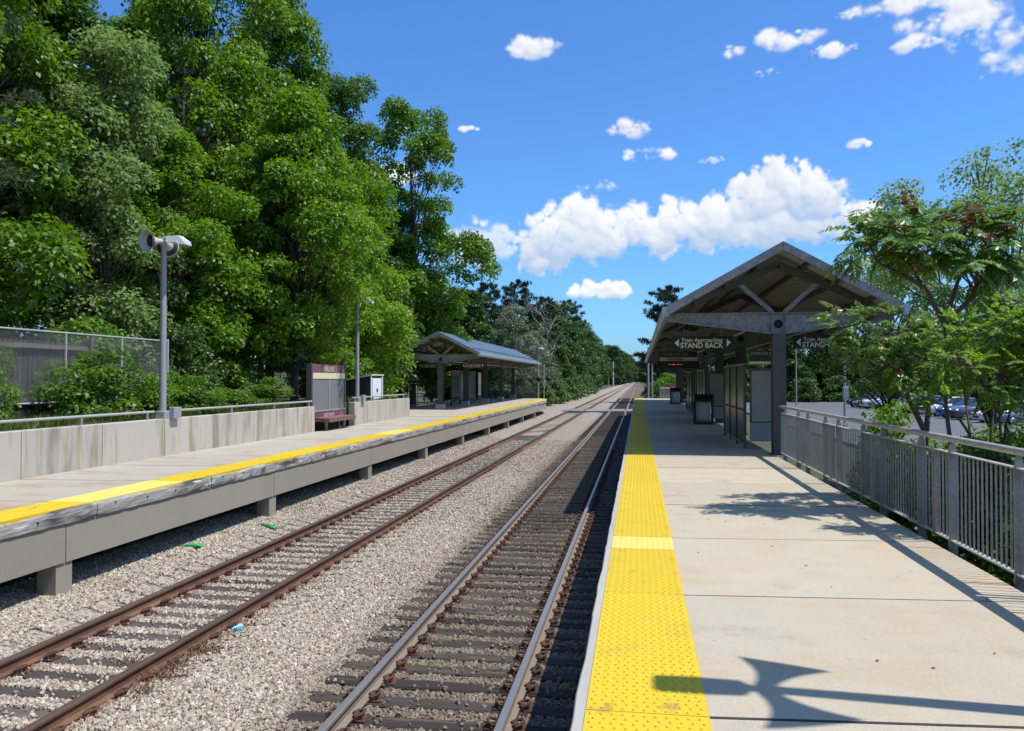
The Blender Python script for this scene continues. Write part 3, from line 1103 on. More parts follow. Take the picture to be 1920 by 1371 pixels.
for k in range(0, 13):
    m = MB()
    m.box(0.0, 0.5, -0.18, 0.18, -0.4, 0.69)
    m.box(2.4, 2.9, -0.18, 0.18, -0.4, 0.69)
    put('pier', m.mesh('pier', M_beam_conc), pl, (0, -3 + 6.4 * k, 0))

# the platform across the tracks
ol = thing('station_platform', 'stained concrete platform across the tracks with battered grey edge board and pale concrete wall', 'platform', (-9, 0, 0))
OE = -7.72
S_me2 = slab_mesh(-10.74, OE - 0.66, 2.43, M_slab_old, skew=0.075)
S_me3 = slab_mesh(-14.3, OE - 0.66, 2.43, M_slab_old, skew=0.075)


def rub_mesh(L, seed):
    r = random.Random(seed)
    b = MB()
    n, mz = int(L / 0.13), 4
    vs, fs = [], []
    for i in range(n + 1):
        y = 0.004 + (L - 0.008) * i / n
        for j in range(mz + 1):
            z = -0.215 + 0.213 * j / mz
            x = r.uniform(-0.006, 0.004) + 0.010 * math.sin(y * 3.1 + seed * 2) * (j / mz) - (0.022 if j == mz else 0) - (0.006 if j == 0 else 0)
            vs.append((x, y, z + (r.uniform(-0.007, 0.0) if j == mz else r.uniform(-0.004, 0.004) if j == 0 else 0)))
        vs.append((-0.085, y, 0.0))
        vs.append((-0.085, y, -0.215))
    q = mz + 3
    for i in range(n):
        for j in range(q):
            j2 = (j + 1) % q
            fs.append((i * q + j, i * q + j2, (i + 1) * q + j2, (i + 1) * q + j))
    fs += [tuple(range(q)), tuple(range(n * q, n * q + q))]
    b.add(vs, fs)
    # bolt holes
    for k in range(int(L / 0.8)):
        y = 0.4 + 0.8 * k
        b.lathe([(0.0, 0.016), (0.014, 0.016), (0.014, -0.02)], (0.0, y, -0.10 + r.uniform(-0.03, 0.03)), 6, (1, 0, 0), 1)
    return b.mesh('edge_board', [M_rub, M_dark])


RB = [rub_mesh(3.18, k) for k in range(4)]
YL0 = 10.42
TILE_L = TILE
for k in range(-6, 22):
    y = YL0 + 2.43 * k
    if y + 2.43 > 66.0:
        break
    put('slab', S_me3 if y > 36.0 else S_me2, ol, (9, y, PZ + _r.uniform(-0.002, 0.002)))
    if k in (0, 6):
        put('tactile_tile', tile_mesh('faded_tactile_tile', 2.43, M_yellow_pale), ol, (9 + OE - 0.655, y + 0.18, PZ + 0.003), label='pale faded yellow tile in the strip')
    else:
        put('tactile_tile', TILE, ol, (9 + OE - 0.655, y + 0.18, PZ + 0.003))
y_end = YL0 + 2.43 * 22
YE = 0
for k in range(-6, 22):
    if YL0 + 2.43 * k + 2.43 <= 66.0:
        YE = YL0 + 2.43 * k + 2.43
# tapered end of that platform
m = MB()
m.prism([(-14.3, YE + 0.02), (OE - 0.66, YE + 0.29), (OE - 0.72, 69.4), (OE - 1.15, 72.9), (OE - 1.8, 75.2), (-14.3, 75.2)], 'z', PZ - 0.2, PZ)
m.build('slab', M_slab_old, ol)
m = MB()
m.prism([(OE - 0.655, YE + 0.19), (OE - 0.01, YE + 0.19), (OE - 0.06, 69.4), (OE - 0.5, 73.1), (OE - 1.3, 75.5), (OE - 1.79, 75.19), (OE - 1.14, 72.89), (OE - 0.71, 69.4)], 'z', PZ - 0.1, PZ + 0.003)
m.build('tactile_tile', M_yellow, ol)
for (a, b) in (((OE, YE), (OE - 0.05, 69.4)), ((OE - 0.05, 69.4), (OE - 0.49, 73.15)), ((OE - 0.49, 73.15), (OE - 1.3, 75.6))):
    m = MB()
    m.bar((a[0] - 0.0, a[1], PZ - 0.105), (b[0], b[1], PZ - 0.105), 0.06, 0.21)
    m.build('edge_board', M_rub, ol)
    m = MB()
    m.bar((a[0] - 0.12, a[1], 0.77), (b[0] - 0.12, b[1], 0.77), 0.18, 0.54)
    m.build('edge_beam', M_beam_conc, ol)
y = -2.0
k = 0
while y < YE - 0.5:
    L = min(3.18, YE - y)
    ob = put('edge_board', RB[k % 4], ol, (9 + OE, y, PZ + 0.001), (0, 0, 0), (1, L / 3.18, 1))
    y += 3.19
    k += 1
for k in range(-2, 9):
    ya = 10.15 + 6.45 * k
    yb = min(ya + 6.45, YE)
    m = MB()
    m.box(OE - 0.30, OE - 0.035, ya + 0.008, yb - 0.008, 0.5, 1.033, 0, 0.006)
    m.build('edge_beam', M_beam_conc, ol)
    if yb < YE:
        m = MB()
        m.box(OE - 0.34, OE - 0.06, yb - 0.16, yb + 0.16, -0.35, 0.497)
        m.build('pier', M_beam_conc, ol)
    m = MB()
    m.box(-10.4, -10.0, ya - 0.2, ya + 0.2, -0.35, 1.045)
    m.build('pier', M_beam_conc, ol)

# ------------------------------------------------------------------ retaining walls with rail


def wall(label, y_joints, z1, rail_label=None):
    t = thing('retaining_wall', label, 'wall', (-10.85, y_joints[0], PZ))
    for a, b in zip(y_joints, y_joints[1:]):
        m = MB()
        m.box(-10.98, -10.745, a + 0.008, b - 0.008, PZ - 0.3, z1, 0, 0.012)
        m.build('wall_panel', M_wall_conc, t)
    return t


def wall_rail(label, y0, y1, z):
    t = thing('handrail', label, 'handrail', (-10.86, y0, z - 0.17))
    m = MB()
    m.tube([(-10.86, y0, z), (-10.86, y1, z)], 0.028, 8)
    m.build('pipe', M_galv, t)
    n = max(2, int((y1 - y0) / 2.2) + 1)
    for k in range(n):
        y = y0 + 0.25 + (y1 - y0 - 0.5) * k / (n - 1)
        m = MB()
        m.box(-10.885, -10.835, y - 0.025, y + 0.025, z - 0.17, z - 0.02)
        m.build('bracket', M_galv_dark, t)


wall('long pale concrete wall with rain streaks along the back of the far platform', [-1.0, 1.8, 4.0, 6.2, 8.4, 10.6, 12.9, 15.1, 17.3, 19.5, 21.7, 23.9, 26.1], 2.10)
wall('short pale concrete wall ending beside the smaller shelter', [29.98, 31.2, 34.4, 37.6], 2.13)
wall_rail('grey pipe rail on the wall, left of the lamp post with horns', -1.0, 17.05, 2.27)
wall_rail('grey pipe rail on the wall between lamp post and station name board', 17.75, 26.1, 2.27)
wall_rail('grey pipe rail on the short wall beyond the name board', 30.05, 37.2, 2.30)

# ------------------------------------------------------------------ platform canopies


def canopy(label, cx, y0, y1, col_ys, hw, z_ridge, z_eave, footing=False, guards=True):
    t = thing('platform_canopy', label, 'canopy', (cx, y0, PZ))
    rise = z_ridge - z_eave
    zb_top = z_eave - 0.10           # top of the cross beams
    b_depth_mid, b_depth_end = 0.50, 0.20
    # roof: two sheets with standing seams, each with its underside ribs
    sl = math.atan2(rise, hw)
    for s in (-1, 1):
        m = MB()
        th = 0.05
        nx, nz = math.sin(sl) * s, math.cos(sl)
        e0 = (cx + s * 0.004, z_ridge - 0.0)
        e1 = (cx + s * hw, z_eave)
        q = [e0, e1, (e1[0] - nx * th, e1[1] - nz * th), (e0[0], e0[1] - th * 1.15)]
        m.prism(q, 'y', y0, y1)
        roof = m.build('roof_sheet', M_roof, t)
        m = MB()
        n = int((y1 - y0) / 0.42)
        for k in range(n + 1):
            y = y0 + 0.04 + (y1 - y0 - 0.08) * k / n
            m.prism([(e0[0] + nx * 0.002, e0[1] + nz * 0.002), (e1[0] + nx * 0.002, e1[1] + nz * 0.002),
                     (e1[0] + nx * 0.032, e1[1] + nz * 0.032), (e0[0] + nx * 0.032, e0[1] + nz * 0.032)], 'y', y - 0.012, y + 0.012)
        sm_ = m.build('standing_seam', M_roof, roof)
        sm_['kind'] = 'stuff'
        # corrugated soffit
        m = MB()
        n = int((y1 - y0) / 0.22)
        u0 = Vector((e0[0] + s * 0.02, 0, e0[1] - th * 1.2 - 0.03))
        u1 = Vector((e1[0] - s * 0.03, 0, e1[1] - th * 1.2 - 0.02))
        off = Vector((-nx, 0, -nz))
        vs, fs = [], []
        p = (y1 - y0) / n
        for k in range(n):
            y = y0 + 0.02 + (p * (n - 0.3) / n) * k
            for (dy, d) in ((0, 0.0), (p * 0.38, 0.0), (p * 0.5, 0.055), (p * 0.86, 0.055)):
                for u in (u0, u1):
                    w = u + off * d
                    vs.append((w.x, y + dy, w.z))
        for k in range(len(vs) // 2 - 1):
            fs.append((2 * k, 2 * k + 1, 2 * k + 3, 2 * k + 2))
        m.add(vs, fs)
        m.build('soffit_sheet', M_deck, t)
        # purlins under the sheet
        for f in (0.22, 0.5, 0.78):
            w = u0 + (u1 - u0) * f + off * 0.10
            m = MB()
            m.box(w.x - 0.035, w.x + 0.035, y0 + 0.05, y1 - 0.05, w.z - 0.06, w.z + 0.06)
            m.build('purlin', M_frame_dark, t)
        # rake trim at both gables, gutter along the eave
        for yy, d in ((y0, -1), (y1, 1)):
            m = MB()
            q2 = [(e0[0] - s * 0.0, e0[1] + 0.03), (e1[0], e1[1] + 0.03), (e1[0], e1[1] - 0.17), (e0[0], e0[1] - 0.17)]
            m.prism(q2, 'y', yy + (d * 0.004), yy + d * 0.05)
            m.build('rake_trim', M_frame, t)
        m = MB()
        gx = e1[0]
        q3 = [(gx + s * 0.004, e1[1] + 0.02), (gx + s * 0.13, e1[1] + 0.0), (gx + s * 0.13, e1[1] - 0.13), (gx + s * 0.06, e1[1] - 0.20), (gx - s * 0.03, e1[1] - 0.21), (gx - s * 0.03, e1[1] - 0.19), (gx + s * 0.004, e1[1] - 0.16)]
        m.prism(q3, 'y', y0 - 0.02, y1 + 0.02)
        m.build('gutter', M_roof if guards else M_galv, t)
        if guards and s == 1:
            gm = MB()
            gm.prism([(-0.02, 0), (0.08, 0), (0.02, 0.11)], 'y', -0.05, 0.05)
            gme = gm.mesh('snow_guard', M_frame_dark)
            n = int((y1 - y0) / 0.62)
            w = Vector((e1[0] - s * 0.42, 0, e1[1] + 0.42 * math.tan(sl) + 0.01))
            for k in range(n):
                put('snow_guard', gme, roof, (w.x - cx, 0.4 + 0.62 * k, w.z - PZ), (0, sl, 0))
    # frames
    for i, y in enumerate(col_ys):
        zb = zb_top - b_depth_mid
        c = MB()
        w = 0.15
        fz = PZ + (0.30 if footing else 0.0)
        for yy in (-0.15, 0.13):
            c.box(cx - w, cx + w, y + yy, y + yy + 0.02, fz, zb)
        c.box(cx - 0.011, cx + 0.011, y - 0.13, y + 0.13, fz, zb)
        c.box(cx - 0.20, cx + 0.20, y - 0.20, y + 0.20, fz, fz + 0.025)
        col = c.build('column', M_frame_dark, t)
        if footing:
            f = MB()
            f.box(cx - 0.24, cx + 0.24, y - 0.24, y + 0.24, PZ, PZ + 0.30, 0, 0.02)
            f.build('footing', M_wall_conc, col)
        # haunched cross beam: web with top and bottom flanges
        bm_ = MB()
        hwb = hw - 0.02
        web = [(cx - hwb, zb_top - 0.02), (cx - hwb, zb_top - b_depth_end), (cx - hwb * 0.9, zb_top - b_depth_end), (cx - 0.16, zb + 0.02), (cx + 0.16, zb + 0.02),
               (cx + hwb * 0.9, zb_top - b_depth_end), (cx + hwb, zb_top - b_depth_end), (cx + hwb, zb_top - 0.02)]
        bm_.prism(web, 'y', y - 0.012, y + 0.012)
        bm_.box(cx - hwb, cx + hwb, y - 0.10, y + 0.10, zb_top - 0.02, zb_top)
        for s in (-1, 1):
            bm_.bar((cx + s * 0.16, y, zb + 0.01), (cx + s * hwb * 0.9, y, zb_top - b_depth_end - 0.01), 0.2, 0.02)
            bm_.box(cx + s * 0.150 - 0.01, cx + s * 0.150 + 0.01, y - 0.10, y - 0.013, zb + 0.02, zb_top - 0.02)
        bm_.box(cx - 0.17, cx + 0.17, y - 0.10, y + 0.10, zb, zb + 0.02)
        beam = bm_.build('cross_beam', M_frame, t)
        h = MB()
        h.lathe([(0, -0.006), (0.085, -0.006), (0.085, 0.004), (0.10, 0.004), (0.10, -0.004)], (cx, y - 0.02, zb_top - 0.27), 16, (0, 1, 0))
        h.build('drain_opening', M_black, beam)
        # rafters and struts
        drop = 0.40
        for s in (-1, 1):
            a = Vector((cx + s * (hw - 0.12), y, zb_top + 0.02))
            bq = Vector((cx, y, z_ridge - drop))
            m = MB()
            m.bar(a, bq, 0.12, 0.17)
            m.build('rafter', M_frame_dark, t)
            f = 0.36
            st = bq + (a - bq) * f
            m = MB()
            m.bar((cx + s * 0.13, y, zb_top), (st.x, y, st.z - 0.04), 0.10, 0.09, (0, 1, 0))
            m.build('strut', M_frame, t)
    # long girders
    for s in (-1, 1):
        m = MB()
        m.box(cx + s * 1.25 - 0.05, cx + s * 1.25 + 0.05, col_ys[0] + 0.1, col_ys[-1], zb_top - 0.32, zb_top - 0.14)
        m.build('girder', M_frame_dark, t)
        m = MB()
        m.tube([(cx + s * 0.75, col_ys[0] + 0.1, zb_top - 0.42), (cx + s * 0.75, col_ys[-1], zb_top - 0.42)], 0.03, 6)
        m.build('conduit', M_galv, t)
        # shaded light battens hang below the girders
        for k in range(len(col_ys) - 1):
            ym = (col_ys[k] + col_ys[k + 1]) / 2
            m = MB()
            m.box(cx + s * 1.25 - 0.07, cx + s * 1.25 + 0.07, ym - 0.65, ym + 0.65, zb_top - 0.44, zb_top - 0.325)
            m.build('light_batten', M_frame_dark, t)
    return t


RCX = 3.24
canopy('large open gabled steel canopy over the near platform with haunched beam on a single post', RCX, 19.1, 72.0, [19.8 + 7.1 * k for k in range(7)] + [69.4], 2.56, 6.09, 4.67)
LCX = -11.5
canopy('smaller blue grey gabled canopy on the platform across the tracks', LCX, 46.1, 75.8, [46.8 + 7.1 * k for k in range(4)] + [74.9], 2.40, 5.79, 4.58, footing=True)

# ------------------------------------------------------------------ signs under the canopies


def stand_back(label, x0, x1, y, z0, z1, hang):
    cx, w, h = (x0 + x1) / 2, x1 - x0, z1 - z0
    t = thing('hanging_sign', label, 'sign', (cx, y, z0), group='train approaching signs')
    m = MB()
    m.box(x0, x1, y - 0.04, y + 0.04, z0, z1, 0, 0.004)
    m.build('sign_panel', M_black, t)
    o = wloc(t)

    def place(nm, me, x, z):
        put(nm, me, t, (x - cx, -0.044, z - z0), (R(90), 0, 0))
    k = w / 1.5
    me = text_mesh('lettering', 'Train Approaching', 0.098 * k, M_cream, 1.0 * k, 0.012)
    place('lettering', me, cx - 0.02 * k, z1 - 0.088 * k)
    me = text_mesh('lettering', 'STAND BACK', 0.128 * k, M_cream, 1.04 * k, 0.022)
    place('lettering', me, cx - 0.02 * k, z0 + 0.098 * k)
    for s in (-1, 1):
        m = MB()
        ax = cx + s * w * 0.455
        bx = cx + s * w * 0.385
        m.prism([(ax, z0 + h * 0.5), (bx, z0 + h * 0.80), (bx, z0 + h * 0.18)], 'y', y - 0.047, y - 0.0402)
        m.build('arrow', M_cream, t)
    for s in (-1, 1):
        m = MB()
        m.tube([(cx + s * w * 0.3, y, z1 + 0.002), (cx + s * w * 0.3, y, hang)], 0.015, 6)
        m.build('hanger', M_galv_dark, t)


stand_back('black train approaching sign hanging left of the near canopy post', 0.83, 2.33, 20.75, 3.755, 4.075, 4.26)
stand_back('black train approaching sign right of the near canopy post, partly behind leaves', 3.74, 5.24, 20.75, 3.755, 4.075, 4.26)
stand_back('small distant train approaching sign on the track side of the far shelter', -11.05, -9.55, 50.5, 3.74, 4.06, 4.12)
stand_back('small distant train approaching sign on the woods side of the far shelter', -13.9, -12.4, 50.5, 3.74, 4.06, 4.12)

t = thing('departure_sign', 'dark commuter rail sign with cream band and red display under the near canopy', 'sign', (1.55, 32.4, 3.55))
m = MB()
m.box(0.84, 2.26, 32.36, 32.44, 3.87, 4.10, 0, 0.004)
m.build('header_panel', M_brown, t)
m = MB()
m.box(0.84, 2.26, 32.355, 32.445, 3.72, 3.867)
m.build('cream_band', M_cream_band, t)
m = MB()
m.box(0.72, 2.34, 32.3, 32.5, 3.44, 3.715, 0, 0.005)
disp = m.build('display', M_black, t)
put('lettering', text_mesh('lettering', 'COMMUTER RAIL', 0.13, mat('dim_tan_lettering', (0.33, 0.27, 0.2), 0.6), 1.02, 0.012), t, (-0.14, -0.045, 0.435), (R(90), 0, 0))
put('lettering', text_mesh('lettering', 'PLATFORM #1', 0.09, M_brown, 0.6, 0.015), t, (-0.1, -0.05, 0.243), (R(90), 0, 0))
put('lettering', text_mesh('led_lettering', '- --- -- -', 0.12, M_led, 0.5, 0.0), disp, (-0.12, -0.105, 0.06), (R(90), 0, 0))
for x in (1.0, 2.1):
    m = MB()
    m.tube([(x, 32.4, 4.102), (x, 32.4, 4.3)], 0.015, 6)
    m.build('hanger', M_galv_dark, t)

# ------------------------------------------------------------------ windscreens on the near platform


def windscreen(label, y0, y1, end_board=True, header=None):
    xs = 2.66
    t = thing('windscreen', label, 'windscreen', (xs, y0, PZ))
    n = max(2, round((y1 - y0) / 1.6))
    for k in range(n + 1):
        y = y0 + (y1 - y0) * k / n
        m = MB()
        m.box(xs - 0.03, xs + 0.03, y - 0.03, y + 0.03, PZ, 3.42)
        m.build('post', M_sign_side, t)
        if k < n:
            y2 = y0 + (y1 - y0) * (k + 1) / n
            m = MB()
            m.box(xs - 0.008, xs + 0.008, y + 0.034, y2 - 0.034, PZ + 0.16, 3.36)
            m.build('glazing', M_glass_dark, t)
            m = MB()
            m.box(xs - 0.02, xs + 0.02, y + 0.031, y2 - 0.031, 2.2, 2.26)
            m.build('mid_rail', M_sign_side, t)
    for z in (PZ + 0.10, 3.36):
        m = MB()
        m.box(xs - 0.026, xs + 0.026, y0 + 0.031, y1 - 0.031, z, z + 0.056)
        m.build('rail', M_galv_dark, t)
    ex = xs + 0.10
    if end_board:
        m = MB()
        m.box(ex + 0.02, ex + 0.66, y0 - 0.12, y0 - 0.04, PZ + 0.20, PZ + 0.66)
        m.build('lower_panel', M_galv_dark, t)
        m = MB()
        m.box(ex + 0.02, ex + 0.66, y0 - 0.12, y0 - 0.04, PZ + 0.664, 3.28)
        bd = m.build('board', M_sign_side, t)
        m = MB()
        m.box(ex + 0.06, ex + 0.62, y0 - 0.128, y0 - 0.1205, PZ + 0.70, 3.22)
        m.build('poster', M_screen_board, bd)
        m = MB()
        m.box(ex + 0.70, ex + 0.78, y0 - 0.14, y0 - 0.02, PZ, 3.66)
        m.build('post', M_galv_dark, t)
    if header:
        m = MB()
        m.box(ex + 0.0, ex + 0.69, y0 - 0.11, y0 - 0.05, 3.46, 3.74)
        h = m.build('header_panel', M_brown, t)
        put('lettering', text_mesh('lettering', header, 0.075, mat('tan_lettering', (0.42, 0.36, 0.28), 0.6), 0.6, 0.01), h, (0.445, -0.113, 3.66 - PZ), (R(90), 0, 0))
        m = MB()
        m.box(ex + 0.0, ex + 0.69, y0 - 0.112, y0 - 0.048, 3.39, 3.457)
        m.build('cream_band', M_cream_band, t)
    return t


windscreen('dark glazed windscreen with drab poster board at its near end beside the canopy post', 21.35, 26.2, True, 'COMMUTER RAIL')
windscreen('dark glazed windscreen behind the nearer litter bin', 33.5, 38.4, True)
windscreen('dark glazed windscreen at the far end of the near canopy behind the farther litter bin', 42.0, 46.6, True)

# shelter furniture across the tracks
t = thing('windscreen', 'brown framed windscreen with pale map panel inside the far shelter', 'windscreen', (-12.5, 56.40, PZ))
for (ya, yb, mm) in ((54.40, 57.00, M_glass_dark), (57.20, 59.80, M_grey_panel), (60.00, 62.60, M_glass_dark)):
    m = MB()
    m.box(-12.63, -12.58, ya, yb, PZ + 0.3, PZ + 2.1)
    m.build('glazing', mm, t)
    m = MB()
    m.box(-12.66, -12.55, ya, yb, PZ + 2.105, PZ + 2.4)
    m.build('header_panel', M_maroon, t)
    for y in (ya, yb):
        m = MB()
        m.box(-12.66, -12.55, y - 0.04 if y == yb else y - 0.04, y + 0.04, PZ, PZ + 0.298)
        m.build('post', M_sign_side, t)
m = MB()
m.box(-12.57, -12.54, 63.60, 64.70, PZ + 0.5, PZ + 2.3)
mp = m.build('map_panel', M_white, t)
m = MB()
m.box(-12.57, -12.54, 63.60, 64.70, PZ + 0.0, PZ + 0.497)
m.build('map_base', M_sign_side, t)
m = MB()
m.box(-12.535, -12.53, 63.75, 64.55, PZ + 0.7, PZ + 1.4)
m.build('map', M_cream_band, mp)

t = thing('bench', 'small maroon slatted bench inside the far shelter', 'bench', (-11.9, 57.40, PZ))
for k in range(4):
    m = MB()
    m.box(-12.3 + 0.12 * k, -12.2 + 0.12 * k, 56.60, 58.80, PZ + 0.42, PZ + 0.47)
    m.build('seat_slat', M_bench, t)
for y in (56.90, 58.50):
    m = MB()
    m.box(-12.28, -11.86, y - 0.04, y + 0.04, PZ, PZ + 0.418)
    m.build('leg', M_galv_dark, t)

# ------------------------------------------------------------------ litter bins


def bin_(label, x, y):
    t = thing('litter_bin', label, 'litter bin', (x, y, PZ), group='litter bins with clear bags')
    w, d, H = 0.33, 0.33, 1.18
    for sx in (-1, 1):
        for sy in (-1, 1):
            m = MB()
            m.box(x + sx * w - 0.035, x + sx * w + 0.035, y + sy * d - 0.035, y + sy * d + 0.035, PZ, PZ + H - 0.3)
            m.build('post', M_black, t)
    m = MB()
    m.box(x - w - 0.05, x + w + 0.05, y - d - 0.05, y + d + 0.05, PZ + H - 0.298, PZ + H - 0.22)
    m.build('rim', M_black, t)
    m = MB()
    m.box(x - w - 0.06, x + w + 0.06, y - d - 0.06, y + d + 0.06, PZ + H - 0.06, PZ + H, 0, 0.02)
    m.box(x - w - 0.04, x - w + 0.02, y - d - 0.04, y + d + 0.04, PZ + H - 0.218, PZ + H - 0.062)
    m.box(x + w - 0.02, x + w + 0.04, y - d - 0.04, y + d + 0.04, PZ + H - 0.218, PZ + H - 0.062)
    m.box(x - w + 0.022, x + w - 0.022, y + d - 0.02, y + d + 0.04, PZ + H - 0.218, PZ + H - 0.062)
    m.build('hood', M_black, t)
    m = MB()
    m.box(x - w - 0.04, x + w + 0.04, y - d - 0.04, y + d + 0.04, PZ + 0.03, PZ + 0.09)
    m.build('base', M_black, t)
    # slack bag
    m = MB()
    rg = random.Random(int(y))
    n, hN = 20, 7
    vs, fs = [], []
    for j in range(hN):
        f = j / (hN - 1)
        for i in range(n):
            a = 2 * math.pi * i / n
            c, s = math.cos(a), math.sin(a)
            q = max(abs(c), abs(s))
            r = (0.26 + 0.035 * math.sin(f * math.pi) + rg.uniform(-0.02, 0.02)) / q * (0.95 if q < 0.8 else 1.0)
            vs.append((x + c * r, y + s * r, PZ + 0.10 + f * 0.78))
    for j in range(hN - 1):
        for i in range(n):
            i2 = (i + 1) % n
            fs.append((j * n + i, j * n + i2, (j + 1) * n + i2, (j + 1) * n + i))
    fs.append(tuple(range(n)))
    m.add(vs, fs, 0, True)
    m.build('bag', M_bag, t)


bin_('nearer black framed litter bin with clear plastic bag under the near canopy', 2.52, 32.9)
bin_('farther black framed litter bin with clear plastic bag near the end of the canopy', 2.62, 59.6)

# ------------------------------------------------------------------ station name board with bench


def text_on_x(nm, body, cap, width, x, y, z, parent, m_, bold=0.02):
    o = wloc(parent)
    put(nm, text_mesh(nm, body, cap, m_, width, bold), parent, (x - o.x, y - o.y, z - o.z), (R(90), 0, R(90)))


t = thing('station_name_board', 'maroon and grey HALIFAX name board standing in the gap of the concrete wall', 'sign', (-11.05, 28.0, PZ))
X0, X1, YA, YB = -11.14, -10.98, 26.42, 29.58
for y in (YA, YB):
    m = MB()
    m.box(X0 - 0.02, X1 + 0.01, y - 0.06, y + 0.06, PZ, 3.56)
    m.build('post', M_sign_side, t)
m = MB()
m.box(X0, X1, YA + 0.062, YB - 0.062, 3.24, 3.54)
hd = m.build('header_panel', M_maroon, t)
text_on_x('lettering', 'HALIFAX', 0.19, 0.98, X1 + 0.003, (YA + YB) / 2, 3.385, hd, M_faded)
m = MB()
m.box(X0, X1, YA + 0.062, YB - 0.062, 3.03, 3.236)
m.build('cream_band', M_cream_band, t)
ym = (YA + YB) / 2
for (a, b) in ((YA + 0.062, ym - 0.025), (ym + 0.025, YB - 0.062)):
    m = MB()
    m.box(X0, X1 - 0.02, a, b, 1.93, 3.025)
    m.build('display_panel', M_grey_panel, t)
m = MB()
m.box(X0 + 0.01, X1 + 0.004, ym - 0.024, ym + 0.024, 1.93, 3.026)
m.build('mullion', M_galv, t)
m = MB()
m.box(X0, X1 + 0.012, YA + 0.062, YB - 0.062, 1.885, 1.927)
m.build('sill', M_galv, t)
m = MB()
m.box(X0, X1, YA + 0.062, YB - 0.062, 1.55, 1.882)
lw = m.build('lower_panel', M_maroon, t)
text_on_x('lettering', 'HALIFAX', 0.19, 0.98, X1 + 0.003, (YA + YB) / 2, 1.715, lw, M_faded)

t = thing('bench', 'maroon slatted bench in front of the HALIFAX name board', 'bench', (-10.6, 28.0, PZ))
for k in range(4):
    m = MB()
    m.box(-10.87 + 0.125 * k, -10.76 + 0.125 * k, 26.4, 29.0, PZ + 0.36, PZ + 0.45, 0, 0.01)
    m.build('seat_slat', M_bench, t)
m = MB()
m.box(-10.376, -10.35, 26.4, 29.0, PZ + 0.30, PZ + 0.44)
m.build('seat_apron', M_bench, t)
for y in (26.85, 28.55):
    m = MB()
    m.box(-10.85, -10.42, y - 0.04, y + 0.04, PZ + 0.28, PZ + 0.358)
    m.box(-10.68, -10.60, y - 0.04, y + 0.04, PZ, PZ + 0.279)
    m.build('leg', M_galv_dark, t)

# ------------------------------------------------------------------ lamp posts


def lamp_post(label, x, y, z0, ztop, horns=True, base=True, arm=1, group=None):
    t = thing('lamp_post', label, 'lamp post', (x, y, z0), group=group)
    m = MB()
    m.tube([(x, y, z0), (x, y, ztop)], [0.085, 0.062], 10)
    m.build('pole', M_steel_post, t)
    if base:
        m = MB()
        m.box(x - 0.11, x + 0.11, y - 0.12, y + 0.12, z0, z0 + 0.18, 0, 0.02)
        m.box(x + 0.10, x + 0.22, y + 0.10, y + 0.42, z0 + 0.0, z0 + 0.26, 0, 0.01)
        m.build('base_box', M_steel_post, t)
    # shoebox lamp head
    m = MB()
    a = arm
    sec = [(0.00, 0.05, 0.00, 0.07), (0.06, 0.12, -0.03, 0.11), (0.34, 0.135, -0.05, 0.12), (0.36, 0.135, -0.09, 0.12), (0.56, 0.13, -0.10, -0.02)]
    vs, fs = [], []
    for (dx, w, lo, hi) in sec:
        xx = x + a * (0.06 + dx)
        vs += [(xx, y - w, ztop - 0.02 + lo), (xx, y + w, ztop - 0.02 + lo), (xx, y + w * 0.75, ztop - 0.02 + hi), (xx, y - w * 0.75, ztop - 0.02 + hi)]
    for i in range(len(sec) - 1):
        for k in range(4):
            fs.append((i * 4 + k, i * 4 + (k + 1) % 4, i * 4 + 4 + (k + 1) % 4, i * 4 + 4 + k))
    fs += [(0, 1, 2, 3), (19, 18, 17, 16)]
    m.add(vs, fs)
    head = m.build('lamp_head', M_lamp, t)
    m = MB()
    m.box(x + 0.44 if a > 0 else x - 0.60, x + 0.60 if a > 0 else x - 0.44, y - 0.11, y + 0.11, ztop - 0.15, ztop - 0.118)
    m.build('lens', M_lens, head)
    m = MB()
    m.bar((x - a * 0.10, y, ztop + 0.02), (x + a * 0.10, y, ztop + 0.02), 0.10, 0.05)
    m.build('bracket', M_galv, t)
    if horns:
        for (d, nm) in (((-0.36 * arm, -0.93, -0.10), 'horn_speaker'), ((-0.36 * arm, 0.93, -0.10), 'horn_speaker')):
            ax = Vector(d).normalized()
            c = Vector((x, y, ztop - 0.02)) + ax * 0.05
            m = MB()
            prof = [(0.055, 0.0), (0.065, 0.10), (0.095, 0.20), (0.15, 0.30), (0.245, 0.42), (0.26, 0.425), (0.235, 0.405), (0.14, 0.285), (0.06, 0.17), (0.0, 0.16)]
            m.lathe(prof, c, 18, ax)
            for i in range(len(m.m)):
                if i >= 6 * 18:
                    m.m[i] = 1
            m.build(nm, [M_offwhite, M_dark], t)
    return t


lamp_post('grey lamp post with two horn speakers standing on the concrete wall', -10.86, 17.4, 2.10, 6.22)
lamp_post('tall grey lamp post on the short wall behind the name board, head hidden in leaves', -10.86, 30.6, 2.13, 6.1, horns=False, base=True)
lamp_post('lamp post with horn speakers at the edge of the near platform beside the camera', 3.04, 4.61, 1.25, 6.16, base=False, arm=-1)
lamp_post('slender grey lamp post at the far end of the smaller shelter', -10.4, 85.2, 0.0, 6.3, horns=False, base=False)
lamp_post('thin pale lamp post beyond the end of the near canopy', 0.95, 80.4, -0.2, 6.1, horns=False, base=False)
lamp_post('second thin lamp post beyond the near canopy, right of the first', 1.42, 85.5, -0.2, 5.7, horns=False, base=False)
lamp_post('tall galvanised light pole in the parking lot seen through the near saplings', 13.9, 58.45, -0.2, 11.0, horns=False, base=True)
lamp_post('very thin light pole before the dark woods right of the canopy post', 19.0, 103.5, -0.2, 9.0, horns=False, base=False)

